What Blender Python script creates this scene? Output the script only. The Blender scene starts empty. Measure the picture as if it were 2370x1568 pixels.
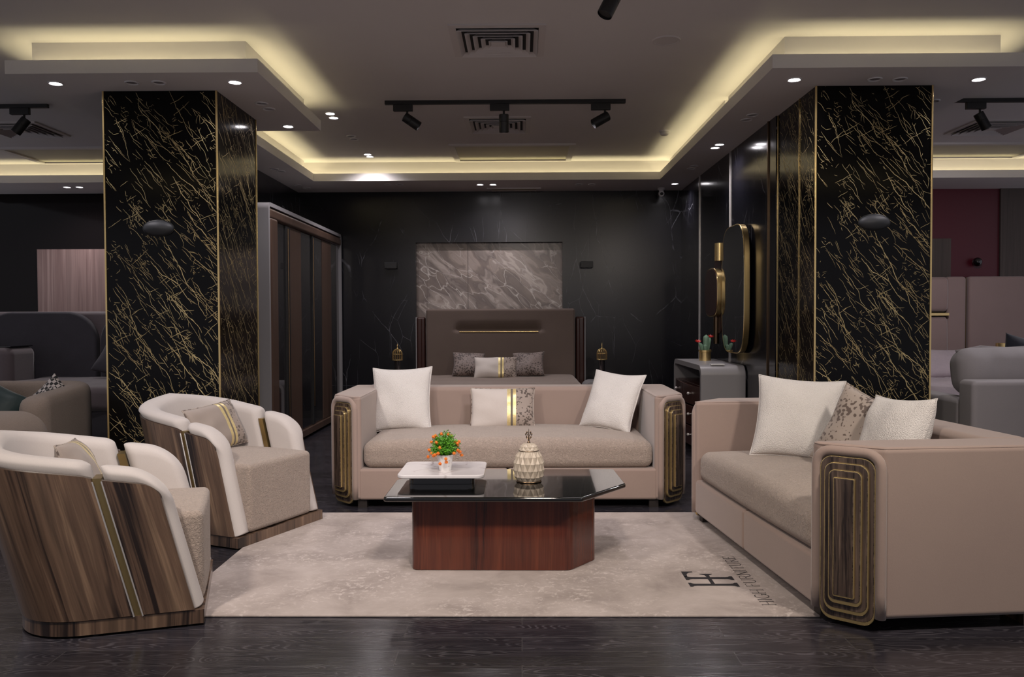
import bpy, bmesh, math, random
from mathutils import Vector, Matrix, noise
from math import pi, sin, cos, sqrt, atan, radians as R
random.seed(7)
S = bpy.context.scene
COL = S.collection

# ------------------------------------------------------------------ camera
F = 1900.0
cam_d = bpy.data.cameras.new('camera'); cam = bpy.data.objects.new('camera', cam_d); COL.objects.link(cam)
cam_d.sensor_fit = 'HORIZONTAL'; cam_d.sensor_width = 36; cam_d.lens = 36*F/2370
cam_d.clip_start = 0.05; cam_d.clip_end = 60
cam.matrix_world = (Matrix.Translation((0, 0, 1.25)) @ Matrix.Rotation(atan(21/F), 4, 'Z') @ Matrix.Rotation(-atan(50/F), 4, 'X')
                    @ Matrix.Rotation(0.0037, 4, 'Y') @ Matrix.Rotation(pi/2, 4, 'X'))
S.camera = cam
# ------------------------------------------------------------------ world, exposure
W = bpy.data.worlds.new('world'); S.world = W; W.use_nodes = True
W.node_tree.nodes['Background'].inputs[0].default_value = (0.93, 0.9, 1.0, 1)
W.node_tree.nodes['Background'].inputs[1].default_value = 0.35
S.view_settings.view_transform = 'Standard'; S.view_settings.look = 'None'
S.view_settings.exposure = 0.0; S.view_settings.gamma = 1.0; S.view_settings.use_curve_mapping = False
S.cycles.max_bounces = 7; S.cycles.diffuse_bounces = 4; S.cycles.glossy_bounces = 4
S.cycles.sample_clamp_indirect = 3.0; S.cycles.caustics_reflective = False; S.cycles.caustics_refractive = False
S.cycles.use_denoising = True
COOL = (1.0, 0.93, 0.97); WARM = (1.0, 0.88, 0.77); COVE = (1.0, 0.87, 0.50)
P_KEY, P_DOWN, P_COVE, P_SIDE = 200, 26, .95, 55

def lamp(kind, name, loc, power, color, aim=None, **kw):
    d = bpy.data.lights.new(name, kind); d.energy = power; d.color = color
    for k, v in kw.items(): setattr(d, k, v)
    o = bpy.data.objects.new(name, d); COL.objects.link(o); o.location = loc
    if aim is not None:
        o.rotation_euler = (Vector(aim)-Vector(loc)).to_track_quat('-Z', 'Y').to_euler()
    return o

# key spots, all but the last added out of view (fixtures built further down)
KEYS = [((-1.9, 1.80, 2.77), (-1.6, 3.8, .3)), ((0.1, 1.80, 2.77), (0.0, 4.3, .3)), ((2.1, 1.80, 2.77), (1.6, 4.1, .4)),
        ((-1.03, 3.06, 2.77), (-1.5, 4.6, .4)), ((0.42, 4.23, 2.75), (.1, 5.5, .40))]
SIDES = [((-4.2, 6.83, 2.76), (-4.9, 9.2, .7)), ((3.89, 6.86, 2.76), (4.6, 9.4, .9)), ((-5.34, 6.77, 2.76), (-4.2, 5.2, .5)), ((5.14, 6.79, 2.76), (3.9, 5.8, .6)),  # the pair aimed at the side sofas is added to brighten those zones
         ((-.80, 6.83, 2.80), (-2.1, 8.4, 1.2)), ((-.135, 6.83, 2.75), (-.2, 9.6, .9)), ((.56, 6.79, 2.81), (1.7, 8.2, 1.0))]
for i, (a, b) in enumerate(SIDES):
    lamp('SPOT', 'spot_lamp', a, P_SIDE*((1.1, 2.1, 1.0, 1.5)[i] if i < 4 else .22), COOL, b, spot_size=R(95), spot_blend=1.0, shadow_soft_size=.06)
for i, (a, b) in enumerate(KEYS):
    lamp('SPOT', 'spot_lamp', a, P_KEY*(1.0 if i < 3 else .5), WARM if i < 3 else COOL, b, spot_size=R(100 if i < 3 else 82), spot_blend=1.0, shadow_soft_size=.14)

# ------------------------------------------------------------------ object helpers
def link(o, parent=None):
    COL.objects.link(o)
    if parent is not None: o.parent = parent
    return o
def tag(o, label, cat, group=None, kind=None):
    if label: o['label'] = label
    if cat: o['category'] = cat
    if group: o['group'] = group
    if kind: o['kind'] = kind
    return o
def thing(name, label, cat, loc=(0, 0, 0), rz=0.0, group=None):
    o = bpy.data.objects.new(name, None); o.empty_display_size = .1; COL.objects.link(o)
    o.location = loc; o.rotation_euler = (0, 0, rz)
    return tag(o, label, cat, group)
def kids(o): return [c for c in bpy.data.objects if c.parent == o]
def dup(root, loc, rz=None, label=None, group=None):
    def cp(o, par):
        c = o.copy(); COL.objects.link(c)
        if par is not None: c.parent = par; c.matrix_parent_inverse = o.matrix_parent_inverse.copy()
        for k in kids(o):
            if k is not c: cp(k, c)
        return c
    n = cp(root, None); n.location = loc
    if rz is not None: n.rotation_euler = (0, 0, rz)
    if label: n['label'] = label
    if group: n['group'] = group
    return n

class MB:
    """collects geometry for one mesh"""
    def __init__(s): s.bm = bmesh.new(); s.uv = s.bm.loops.layers.uv.new('UVMap'); s.M = Matrix.Identity(4)
    def v(s, p): return s.bm.verts.new(s.M @ Vector(p))
    def face(s, vs, uvs=None, mi=0):
        try: f = s.bm.faces.new(vs)
        except ValueError: return None
        f.material_index = mi
        if uvs:
            for l, u in zip(f.loops, uvs): l[s.uv].uv = u
        return f
    def grid(s, pts, cu=False, cv=False, uv=None, mi=0):
        n, m = len(pts), len(pts[0])
        V = [[s.v(p) for p in r] for r in pts]
        for i in range(n if cu else n-1):
            for j in range(m if cv else m-1):
                a, b = (i+1) % n, (j+1) % m
                q = [V[i][j], V[a][j], V[a][b], V[i][b]]
                u = [uv(i, j), uv(i+1, j), uv(i+1, j+1), uv(i, j+1)] if uv else None
                s.face(q, u, mi)
        return V
    def box(s, x0, x1, y0, y1, z0, z1, mi=0):
        p = [(x0,y0,z0),(x1,y0,z0),(x1,y1,z0),(x0,y1,z0),(x0,y0,z1),(x1,y0,z1),(x1,y1,z1),(x0,y1,z1)]
        V = [s.v(q) for q in p]
        for f, ax in (((0,3,2,1),2),((4,5,6,7),2),((0,1,5,4),1),((1,2,6,5),0),((2,3,7,6),1),((3,0,4,7),0)):
            uv = [((p[k][1] if ax == 0 else p[k][0]), (p[k][2] if ax != 2 else p[k][1])) for k in f]
            s.face([V[k] for k in f], uv, mi)
        return s
    def rbox(s, c, size, r=.02, k=3, m=(1, 1, 1), fn=None, mi=0):
        """box with rounded edges; m = extra divisions of the flat part, fn warps points (local, -1..1 coords given)"""
        h = [x/2 for x in size]; r = min(r, *[x*.999 for x in h]); ax = []
        for a in range(3):
            L = [-h[a]+r*(1-cos(pi/2*i/k))*1.0 if 0 else -h[a]+r*i/k for i in range(k)]
            mid = [-h[a]+r+(2*h[a]-2*r)*i/m[a] for i in range(m[a]+1)]
            ax.append(L+mid+[-x for x in reversed(L)])
        cache = {}
        def P(p):
            key = tuple(round(x, 5) for x in p)
            if key not in cache:
                q = [max(-h[i]+r, min(h[i]-r, p[i])) for i in range(3)]
                d = Vector(p)-Vector(q)
                # warp cube surface param to even arc
                if d.length > 1e-9:
                    dd = Vector([math.tan(x/r*pi/4) if abs(x) <= r+1e-9 else x/r for x in d]); d = dd.normalized()*r
                w = Vector(q)+d
                if fn: w = Vector(fn(w.x, w.y, w.z, w.x/h[0], w.y/h[1], w.z/h[2]))
                cache[key] = s.v(w+Vector(c))
            return cache[key]
        for a in range(3):
            b, d = (a+1) % 3, (a+2) % 3
            for sg in (-1, 1):
                for i in range(len(ax[b])-1):
                    for j in range(len(ax[d])-1):
                        q = []
                        for (ii, jj) in ((i, j), (i+1, j), (i+1, j+1), (i, j+1)):
                            p = [0, 0, 0]; p[a] = sg*h[a]; p[b] = ax[b][ii]; p[d] = ax[d][jj]; q.append(p)
                        if sg < 0: q.reverse()
                        uv = [((t[0] if a != 0 else t[1]), (t[2] if a != 2 else t[1])) for t in q]
                        vs = [P(t) for t in q]
                        if len(set(vs)) == 4: s.face(vs, uv, mi)
        return s
    def prism(s, poly, z0, z1, bevel=0, seg=2, mi=0, caps=True):
        """vertical prism of a plan outline; rounded top and bottom edge"""
        n = len(poly)
        if sum(poly[i][0]*poly[(i+1) % n][1]-poly[(i+1) % n][0]*poly[i][1] for i in range(n)) < 0: poly = poly[::-1]
        nor = []
        for i in range(n):
            a, b, c = Vector(poly[i-1]), Vector(poly[i]), Vector(poly[(i+1) % n])
            e1, e2 = (b-a).normalized(), (c-b).normalized()
            n1, n2 = Vector((e1.y, -e1.x)), Vector((e2.y, -e2.x)); t = (n1+n2)
            t = t.normalized() if t.length > 1e-6 else n1; t = t/max(.3, t.dot(n1)); nor.append(t)
        rings = []
        if bevel > 0:
            for i in range(seg+1): a = pi/2*i/seg; rings.append((bevel*(1-sin(a)), z0+bevel*(1-cos(a))))
            for i in range(seg+1): a = pi/2*i/seg; rings.append((bevel*(1-cos(a)), z1-bevel*(1-sin(a))))
        else: rings = [(0, z0), (0, z1)]
        arc = [0]
        for i in range(n): arc.append(arc[-1]+(Vector(poly[(i+1) % n])-Vector(poly[i])).length)
        pts = [[(poly[i][0]-nor[i].x*o, poly[i][1]-nor[i].y*o, z) for i in range(n)] for o, z in rings]
        V = [[s.v(p) for p in r] for r in pts]
        for a in range(len(V)-1):
            for j in range(n):
                b = (j+1) % n
                s.face([V[a][j], V[a][b], V[a+1][b], V[a+1][j]], [(arc[j], rings[a][1]), (arc[j+1], rings[a][1]), (arc[j+1], rings[a+1][1]), (arc[j], rings[a+1][1])], mi)
        if caps:
            s.face(V[0][::-1], [(p[0], p[1]) for p in pts[0][::-1]], mi); s.face(V[-1], [(p[0], p[1]) for p in pts[-1]], mi)
        return s
    def lathe(s, prof, n=32, c=(0, 0, 0), mi=0, cap=True):
        pts = [[(c[0]+r*cos(2*pi*j/n), c[1]+r*sin(2*pi*j/n), c[2]+z) for j in range(n)] for r, z in prof]
        V = s.grid(pts, cv=True, uv=lambda i, j: (j/n, i/len(prof)), mi=mi)
        if cap:
            if prof[0][0] > 1e-6: s.face(V[0][::-1], mi=mi)
            if prof[-1][0] > 1e-6: s.face(V[-1], mi=mi)
        return s
    def tube(s, path, r, n=8, closed=False, cap=True, mi=0, flat=1.0):
        path = [Vector(p) for p in path]; m = len(path); pts = []; up = None
        for i, p in enumerate(path):
            a = path[i-1] if (i > 0 or closed) else p; b = path[(i+1) % m] if (i < m-1 or closed) else p
            t = (b-a).normalized()
            if up is None:
                up = Vector((0, 0, 1)) if abs(t.z) < .9 else Vector((1, 0, 0))
            x = up.cross(t).normalized(); y = t.cross(x).normalized(); up = y
            rr = r[i] if isinstance(r, (list, tuple)) else r
            pts.append([p+x*cos(2*pi*k/n)*rr+y*sin(2*pi*k/n)*rr*flat for k in range(n)])
        V = s.grid(pts, cu=closed, cv=True, uv=lambda i, j: (j/n*.1, i*.05), mi=mi)
        if cap and not closed: s.face(V[0][::-1], mi=mi); s.face(V[-1], mi=mi)
        return s
    def ball(s, c, r, n=10, m=6, sc=(1, 1, 1), mi=0):
        pts = [[(c[0]+r*sc[0]*sin(pi*i/m)*cos(2*pi*j/n), c[1]+r*sc[1]*sin(pi*i/m)*sin(2*pi*j/n), c[2]-r*sc[2]*cos(pi*i/m)) for j in range(n)] for i in range(m+1)]
        s.grid(pts, cv=True, mi=mi); return s
    def poly(s, pts, mi=0): s.face([s.v(p) for p in pts], [(p[0], p[1]) for p in pts], mi); return s
    def build(s, name, mats, parent=None, smooth=35, loc=None, rot=None, sub=0):
        bmesh.ops.remove_doubles(s.bm, verts=s.bm.verts, dist=1e-5)
        bmesh.ops.recalc_face_normals(s.bm, faces=s.bm.faces)
        me = bpy.data.meshes.new(name); s.bm.to_mesh(me); s.bm.free()
        for m in (mats if isinstance(mats, (list, tuple)) else [mats]): me.materials.append(m)
        if smooth:
            me.polygons.foreach_set('use_smooth', [True]*len(me.polygons))
            if smooth < 180: me.set_sharp_from_angle(angle=R(smooth))
        o = bpy.data.objects.new(name, me); link(o, parent)
        if smooth and smooth < 180: wn = o.modifiers.new('normals', 'WEIGHTED_NORMAL'); wn.keep_sharp = True; wn.weight = 80
        if loc is not None: o.location = loc
        if rot is not None: o.rotation_euler = rot
        if sub: mm = o.modifiers.new('sub', 'SUBSURF'); mm.levels = mm.render_levels = sub
        return o
def B(x0, x1, y0, y1, z0, z1): return MB().box(x0, x1, y0, y1, z0, z1)
def RB(x0, x1, y0, y1, z0, z1, r=.01, k=2, **kw): return MB().rbox(((x0+x1)/2, (y0+y1)/2, (z0+z1)/2), (x1-x0, y1-y0, z1-z0), r, k, **kw)
def struct(o): o['kind'] = 'structure'; return o
def fillet(poly, rad, n=5):
    out = []; N = len(poly)
    for i in range(N):
        a, b, c = Vector(poly[i-1]), Vector(poly[i]), Vector(poly[(i+1) % N])
        r = rad[i] if isinstance(rad, (list, tuple)) else rad
        if r <= 0: out.append(tuple(b)); continue
        u, w = (a-b).normalized(), (c-b).normalized(); ang = u.angle(w)
        d = min(r/math.tan(ang/2), (a-b).length*.49, (c-b).length*.49); rr = d*math.tan(ang/2)
        ctr = b+(u+w).normalized()*(rr/sin(ang/2)); p, q = b+u*d, b+w*d
        a0 = math.atan2(p.y-ctr.y, p.x-ctr.x); a1 = math.atan2(q.y-ctr.y, q.x-ctr.x); da = (a1-a0+pi) % (2*pi)-pi
        for k in range(n+1): t = a0+da*k/n; out.append((ctr.x+rr*cos(t), ctr.y+rr*sin(t)))
    return out
def rrect(w, h, r, n=5, cx=0, cy=0):
    return fillet([(cx-w/2, cy-h/2), (cx+w/2, cy-h/2), (cx+w/2, cy+h/2), (cx-w/2, cy+h/2)], r, n)

# ------------------------------------------------------------------ materials
class Mat:
    def __init__(s, name, color=(.5, .5, .5), rough=.5, metal=0.0, coat=0.0, sheen=0.0, spec=.5):
        s.m = bpy.data.materials.new(name); s.m.use_nodes = True; s.nt = s.m.node_tree; s.b = s.nt.nodes['Principled BSDF']
        s.b.inputs['Base Color'].default_value = (*color, 1); s.b.inputs['Roughness'].default_value = rough
        s.b.inputs['Metallic'].default_value = metal; s.b.inputs['Coat Weight'].default_value = coat
        s.b.inputs['Coat Roughness'].default_value = .08; s.b.inputs['Specular IOR Level'].default_value = spec
        if sheen: s.b.inputs['Sheen Weight'].default_value = sheen; s.b.inputs['Sheen Roughness'].default_value = .5
        s.tc = None
    def n(s, typ, **kw):
        nd = s.nt.nodes.new('ShaderNode'+typ)
        for k, v in kw.items():
            if k in nd.inputs.keys() and not hasattr(nd, k): s.put(nd.inputs[k], v)
            elif hasattr(nd, k): setattr(nd, k, v)
            else: s.put(nd.inputs[k.replace('_', ' ')], v)
        return nd
    def put(s, sock, v):
        if isinstance(v, bpy.types.NodeSocket): s.nt.links.new(v, sock)
        elif isinstance(v, (tuple, list)) and len(v) == 3 and sock.type == 'RGBA': sock.default_value = (*v, 1)
        else: sock.default_value = v
    def co(s, kind='Object', scale=(1, 1, 1), rot=(0, 0, 0), loc=(0, 0, 0)):
        if s.tc is None: s.tc = s.n('TexCoord')
        mp = s.n('Mapping'); s.put(mp.inputs[0], s.tc.outputs[kind]); mp.inputs['Scale'].default_value = scale
        mp.inputs['Rotation'].default_value = rot; mp.inputs['Location'].default_value = loc
        return mp.outputs[0]
    def noise(s, vec, scale=5, detail=3, rough=.5, dist=0, col=False):
        nd = s.nt.nodes.new('ShaderNodeTexNoise'); s.put(nd.inputs['Vector'], vec)
        nd.inputs['Scale'].default_value = scale; nd.inputs['Detail'].default_value = detail
        nd.inputs['Roughness'].default_value = rough; nd.inputs['Distortion'].default_value = dist
        return nd.outputs['Color' if col else 'Fac']
    def vor(s, vec, scale=5, feat='F1', out='Distance', rnd=1.0):
        nd = s.nt.nodes.new('ShaderNodeTexVoronoi'); nd.feature = feat; s.put(nd.inputs['Vector'], vec)
        nd.inputs['Scale'].default_value = scale; nd.inputs['Randomness'].default_value = rnd
        return nd.outputs[out]
    def ramp(s, fac, stops, interp='LINEAR'):
        nd = s.nt.nodes.new('ShaderNodeValToRGB'); s.put(nd.inputs[0], fac); cr = nd.color_ramp; cr.interpolation = interp
        while len(cr.elements) < len(stops): cr.elements.new(.5)
        for e, (p, c) in zip(cr.elements, stops):
            e.position = p; e.color = (*c, 1) if isinstance(c, (tuple, list)) else (c, c, c, 1)
        return nd.outputs[0]
    def math(s, op, a, b=0.0, c=None, clamp=False):
        nd = s.nt.nodes.new('ShaderNodeMath'); nd.operation = op; nd.use_clamp = clamp
        s.put(nd.inputs[0], a); s.put(nd.inputs[1], b)
        if c is not None: s.put(nd.inputs[2], c)
        return nd.outputs[0]
    def mix(s, fac, a, b, blend='MIX'):
        nd = s.nt.nodes.new('ShaderNodeMix'); nd.data_type = 'RGBA'; nd.blend_type = blend
        s.put(nd.inputs[0], fac); s.put(nd.inputs[6], a); s.put(nd.inputs[7], b)
        return nd.outputs[2]
    def warp(s, vec, scale, amt, detail=2):
        nz = s.noise(vec, scale, detail, col=True); v = s.n('VectorMath', operation='MULTIPLY_ADD')
        s.put(v.inputs[0], nz); v.inputs[1].default_value = (amt, amt, amt); s.put(v.inputs[2], vec); return v.outputs[0]
    def xyz(s, vec):
        nd = s.n('SeparateXYZ'); s.put(nd.inputs[0], vec); return nd.outputs
    def color(s, v): s.put(s.b.inputs['Base Color'], v); return s
    def rough(s, v): s.put(s.b.inputs['Roughness'], v); return s
    def bump(s, h, strength=.3, dist=.01):
        nd = s.nt.nodes.new('ShaderNodeBump'); nd.inputs['Strength'].default_value = strength; nd.inputs['Distance'].default_value = dist
        s.put(nd.inputs['Height'], h); s.nt.links.new(nd.outputs[0], s.b.inputs['Normal']); return s

def emit(name, color, strength):
    m = Mat(name, (.8, .8, .8)); m.b.inputs['Emission Color'].default_value = (*color, 1); m.b.inputs['Emission Strength'].default_value = strength; return m.m

def m_plain(name, c, rough=.5, **kw): 
    m = Mat(name, c, rough, **kw); v = m.noise(m.co(), 60, 2); m.bump(v, .04, .002); return m.m

def m_plaster():
    m = Mat('white_plaster', (.75, .72, .71), .75)
    v = m.noise(m.co(), 2.2, 3); m.color(m.mix(v, (.72, .69, .68), (.77, .74, .73))); m.bump(m.noise(m.co(), 90, 2), .05, .002); return m.m
PLASTER = m_plaster()

POLISHED = Mat('polished_black_marble', (.0020, .0018, .0018), .13, spec=.2).m
def m_vein():
    m = Mat('gold_vein', (.45, .36, .18), .4, metal=.15); v = m.co('Object')
    m.color(m.mix(m.noise(v, 2.6, 2), (.52, .35, .13), (.78, .68, .38))); return m.m
VEIN = m_vein()
def veins(seed, w, h):
    """broken gold veins of one slab as ribbons in its plane: list of (points, widths), u to the right, v up"""
    rd = random.Random(seed); out = []
    def walk(u, v, ang, L, wd, wob=.35, st=.011):
        pts, ws, a, d = [(u, v)], [wd*.4], ang, 0; n = max(2, int(L/st)); drift = 0
        for i in range(n):
            drift = drift*.8+rd.uniform(-wob, wob)*.5; a = ang+drift+rd.uniform(-.22, .22)
            u += cos(a)*st; v += sin(a)*st; pts.append((u, v)); f = (i+1)/n; ws.append(wd*max(.12, (sin(pi*min(1, f*.94+.05)))**.5*rd.uniform(.65, 1.2)))
        out.append((pts, ws)); return pts
    D = R(-51)
    area = w*h
    for k in range(int(22*area)):      # long veins
        p = walk(rd.uniform(-w*.6, w*.45), rd.uniform(.05, h+.3), D+rd.uniform(-.16, .10), rd.uniform(.28, .75), rd.choice((.0022, .0029, .0048)), .38)
        for q in range(rd.randint(2, 6)):
            b = p[rd.randrange(len(p))]; walk(b[0], b[1], D+rd.choice((-1, 1))*rd.uniform(.3, .9), rd.uniform(.02, .10), .0022, .6)
    for k in range(int(190*area)):     # short ones
        walk(rd.uniform(-w/2-.05, w/2), rd.uniform(0, h), D+rd.uniform(-.22, .2), rd.uniform(.05, .19), rd.choice((.0016, .0025)), .36)
    for k in range(int(26*area)):      # cross scratches
        walk(rd.uniform(-w/2, w/2), rd.uniform(0, h), R(30)+rd.uniform(-.15, .25), rd.uniform(.06, .17), .0024, .10)
    for k in range(int(48*area)):      # clusters of tiny squiggles
        cu, cv = rd.uniform(-w/2, w/2), rd.uniform(0, h)
        for q in range(rd.randint(4, 13)):
            walk(cu+rd.gauss(0, .028), cv+rd.gauss(0, .034), rd.choice((D, D, D+.5, R(40), rd.uniform(0, 6.3))), rd.uniform(.008, .045), rd.choice((.0016, .0022)), .9, .006)
    return out
def marble_face(parent, w, h, seed, M):
    """slab of polished black marble, origin at its bottom centre; M places it, its face looks along -y"""
    m = MB(); m.box(-w/2, w/2, 0, .02, 0, h, 0)
    for pts, ws in veins(seed, w, h):
        L = R_ = None
        for i, (u, v) in enumerate(pts):
            if abs(u) > w/2-.006 or not 0.01 < v < h-.004: L = None; continue
            a, b = pts[max(0, i-1)], pts[min(len(pts)-1, i+1)]; du, dv = b[0]-a[0], b[1]-a[1]; q = math.hypot(du, dv) or 1; nu, nv = -dv/q*ws[i]*.5, du/q*ws[i]*.5
            l2, r2 = m.v((u+nu, -.0006, v+nv)), m.v((u-nu, -.0006, v-nv))
            if L is not None: m.face([L, l2, r2, R_], mi=1)
            L, R_ = l2, r2
    me_ = m.bm; me = bpy.data.meshes.new('marble_panel'); me_.to_mesh(me); me_.free(); me.materials.append(POLISHED); me.materials.append(VEIN)
    o = bpy.data.objects.new('marble_panel', me); link(o, parent); o.matrix_local = M; return o
def m_black_marble(ax, name, base=(.006, .006, .009), vein=(.20, .20, .23), rough=.26, seam=True, spec=.5):
    m = Mat(name, base, rough, spec=spec)
    p = m.xyz(m.co('Object')); cmb = m.n('CombineXYZ'); m.put(cmb.inputs[0], p[ax]); m.put(cmb.inputs[1], p[2])
    v = m.warp(cmb.outputs[0], 1.4, .25, 3)
    mp = m.n('Mapping'); m.put(mp.inputs[0], v); mp.inputs['Rotation'].default_value = (0, 0, R(-25)); mp.inputs['Scale'].default_value = (2.2, .9, 1)
    d = m.vor(mp.outputs[0], 1.0, 'DISTANCE_TO_EDGE'); ln = m.math('SUBTRACT', 1.0, m.math('MULTIPLY', d, 170), clamp=True)
    mp2 = m.n('Mapping'); m.put(mp2.inputs[0], v); mp2.inputs['Rotation'].default_value = (0, 0, R(60)); mp2.inputs['Scale'].default_value = (3.2, 1.1, 1)
    d2 = m.vor(mp2.outputs[0], 1.3, 'DISTANCE_TO_EDGE'); ln2 = m.math('SUBTRACT', 1.0, m.math('MULTIPLY', d2, 200), clamp=True)
    k = m.ramp(m.noise(cmb.outputs[0], 1.7, 4, .6), [(.48, 0.0), (.62, 1.0)])
    l = m.math('MULTIPLY', m.math('MAXIMUM', ln, m.math('MULTIPLY', ln2, .6)), k)
    c = m.mix(l, base, vein)
    if seam:
        fr = m.math('FRACT', m.math('DIVIDE', m.math('ADD', p[ax], 20.0), .6)); g = m.math('COMPARE', fr, .5, .003)
        c = m.mix(g, c, (.002, .002, .002))
    m.color(c); return m.m
BLACK_WALL = m_black_marble(0, 'black_marble_wall'); BLACK_SIDE = m_black_marble(1, 'black_marble_side', rough=.16)
DARK_GLOSS = m_black_marble(0, 'dark_gloss_wall', (.006, .004, .004), (.010, .007, .007), .06, False, .22)

def m_wood(name, cols, src='UV', scale=(1, 1, 1), rot=0.0, rough=.35, coat=.3, stripes=14, contrast=1.0, fine=90):
    """grain runs along V (or Z); cols = dark, mid, light"""
    m = Mat(name, cols[1], rough, coat=coat)
    v = m.co(src, scale, (0, 0, rot))
    def st(k): 
        mp = m.n('Mapping'); m.put(mp.inputs[0], v); mp.inputs['Scale'].default_value = k; return mp.outputs[0]
    along = (1, .045, 1) if src == 'UV' else (1, 1, .045)
    w = m.warp(st(along if src != 'UV' else (1, .5, 1)), 2.0, .05)
    def cs(f):
        mp = m.n('Mapping'); m.put(mp.inputs[0], w); mp.inputs['Scale'].default_value = (f, f*.07, f) if src == 'UV' else (f, f, f*.5); return mp.outputs[0]
    n1 = m.noise(cs(stripes), 1.0, 4, .65, .4); n2 = m.noise(cs(fine), 1.0, 2, .5); n3 = m.noise(cs(stripes*.35), 1.0, 2, .5)
    lo, hi = .5-.16/contrast, .5+.16/contrast
    c = m.ramp(n1, [(lo, cols[0]), (lo+.09, cols[1]), (.56, cols[1]), (hi+.06, cols[2])])
    c = m.mix(m.ramp(n2, [(.3, .45), (.7, 0.0)]), c, cols[0]); c = m.mix(m.ramp(n3, [(.45, 0.0), (.7, .45)]), c, cols[2])
    m.color(c); m.bump(n2, .05, .001); return m.m
WALNUT = m_wood('walnut_veneer', ((.016, .009, .007), (.135, .082, .055), (.27, .175, .115)), stripes=15, rough=.3, coat=.5, contrast=1.9)
WALNUT_DARK = m_wood('smoked_walnut', ((.018, .011, .009), (.080, .054, .041), (.20, .14, .105)), stripes=75, contrast=1.8, rough=.25, coat=.6)
MAHOGANY = m_wood('mahogany_veneer', ((.030, .006, .004), (.095, .020, .010), (.16, .040, .018)), stripes=18, rough=.24, coat=.35, fine=130)
WARDROBE_WOOD = m_wood('wardrobe_wood', ((.04, .022, .015), (.085, .050, .036), (.12, .075, .055)), 'Object', stripes=7, rough=.4, coat=.1)
PANEL_WOOD = m_wood('pale_wood_panel', ((.16, .10, .09), (.30, .20, .18), (.42, .30, .27)), 'Object', stripes=9, rough=.45, coat=0, contrast=2.2)
TAUPE_WOOD = m_wood('taupe_wood_panel', ((.03, .022, .018), (.07, .050, .042), (.10, .075, .062)), 'Object', stripes=10, rough=.5, coat=0)
MAROON_WOOD = m_plain('dark_maroon_lacquer', (.040, .014, .011), .25)

def m_floor():
    m = Mat('dark_oak_planks', (.02, .018, .02), .3)
    v = m.co('Object')
    br = m.n('TexBrick'); m.put(br.inputs['Vector'], v); br.inputs['Scale'].default_value = 1.0
    br.inputs['Brick Width'].default_value = 1.25; br.inputs['Row Height'].default_value = .132; br.inputs['Mortar Size'].default_value = .0022
    br.inputs['Color1'].default_value = (0, 0, 0, 1); br.inputs['Color2'].default_value = (1, 1, 1, 1); br.inputs['Mortar'].default_value = (.5, .5, .5, 1)
    br.offset = .37
    off = m.n('VectorMath', operation='MULTIPLY_ADD'); m.put(off.inputs[0], br.outputs['Color']); off.inputs[1].default_value = (7, 3, 0); m.put(off.inputs[2], v)
    mp = m.n('Mapping'); m.put(mp.inputs[0], off.outputs[0]); mp.inputs['Scale'].default_value = (1.9, 11, 1)
    n0 = m.noise(mp.outputs[0], 1.0, 1, .5); ring = m.math('SINE', m.math('MULTIPLY', n0, 150.0))
    mp2 = m.n('Mapping'); m.put(mp2.inputs[0], off.outputs[0]); mp2.inputs['Scale'].default_value = (5, 140, 1)
    fine = m.noise(mp2.outputs[0], 1.0, 3, .6)
    g = m.math('MULTIPLY', m.ramp(ring, [(.1, 0.0), (1.0, 1.0)]), m.ramp(m.noise(mp.outputs[0], 1.6, 2), [(.38, .12), (.58, 1.0)]))
    c = m.mix(fine, (.011, .0108, .014), (.034, .032, .039)); c = m.mix(m.math('MULTIPLY', g, .5), c, (.115, .11, .122))
    c = m.mix(m.math('MULTIPLY', br.outputs['Color'], .0), c, c)
    tint = m.mix(br.outputs['Color'], (.78, .76, .78), (1.2, 1.15, 1.2)); c = m.mix(1.0, c, tint, 'MULTIPLY')
    c = m.mix(br.outputs['Fac'], c, (.055, .052, .056)); m.color(c)
    m.rough(m.math('MULTIPLY_ADD', fine, .12, .14)); m.bump(m.math('MULTIPLY_ADD', g, -.4, fine), .12, .003); return m.m
FLOOR = m_floor()

def m_fabric(name, c, c2=None, sc=220, bump=.35, rough=.9, sheen=.25, kind='noise', mott=3.0, d=.004):
    m = Mat(name, c, rough, sheen=sheen); v = m.co('Object')
    c2 = c2 or tuple(x*.86 for x in c)
    if kind == 'boucle': h = m.math('SUBTRACT', 1.0, m.vor(m.warp(v, sc*.6, .006), sc))
    elif kind == 'weave':
        w = m.warp(v, 25, .012); mp = m.n('Mapping'); m.put(mp.inputs[0], w); mp.inputs['Scale'].default_value = (sc, sc, sc*1.0); h = m.noise(mp.outputs[0], 1.0, 3, .7, 1.2)
    else: h = m.noise(v, sc, 3, .6)
    mo = m.noise(v, mott, 3, .6)
    c3 = m.mix(mo, c, c2)
    m.color(m.mix(m.math('MULTIPLY', m.ramp(h, [(.3, 1.0), (.62, 0.0)]), {'noise': .15, 'weave': .62, 'boucle': .12}[kind]), c3, tuple(x*.6 for x in c)))
    m.bump(h, bump, d); return m.m
VELVET = m_fabric('beige_velvet', (.350, .262, .220), (.300, .218, .190), 300, .08, .8, .35, mott=2.2)
SEATF = m_fabric('seat_chenille', (.45, .365, .31), (.37, .295, .25), 85, 1.0, .95, .25, 'weave', 6, .008)
CREAM = m_fabric('cream_velvet', (.585, .54, .52), (.53, .485, .465), 300, .06, .85, .3, mott=3)
BOUCLE = m_fabric('white_boucle', (.82, .785, .76), (.75, .715, .69), 230, .6, .95, .2, 'boucle', 5, .006)
HEADB = m_fabric('brown_headboard_fabric', (.135, .098, .082), (.105, .076, .063), 180, .35, .9, .2)
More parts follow.
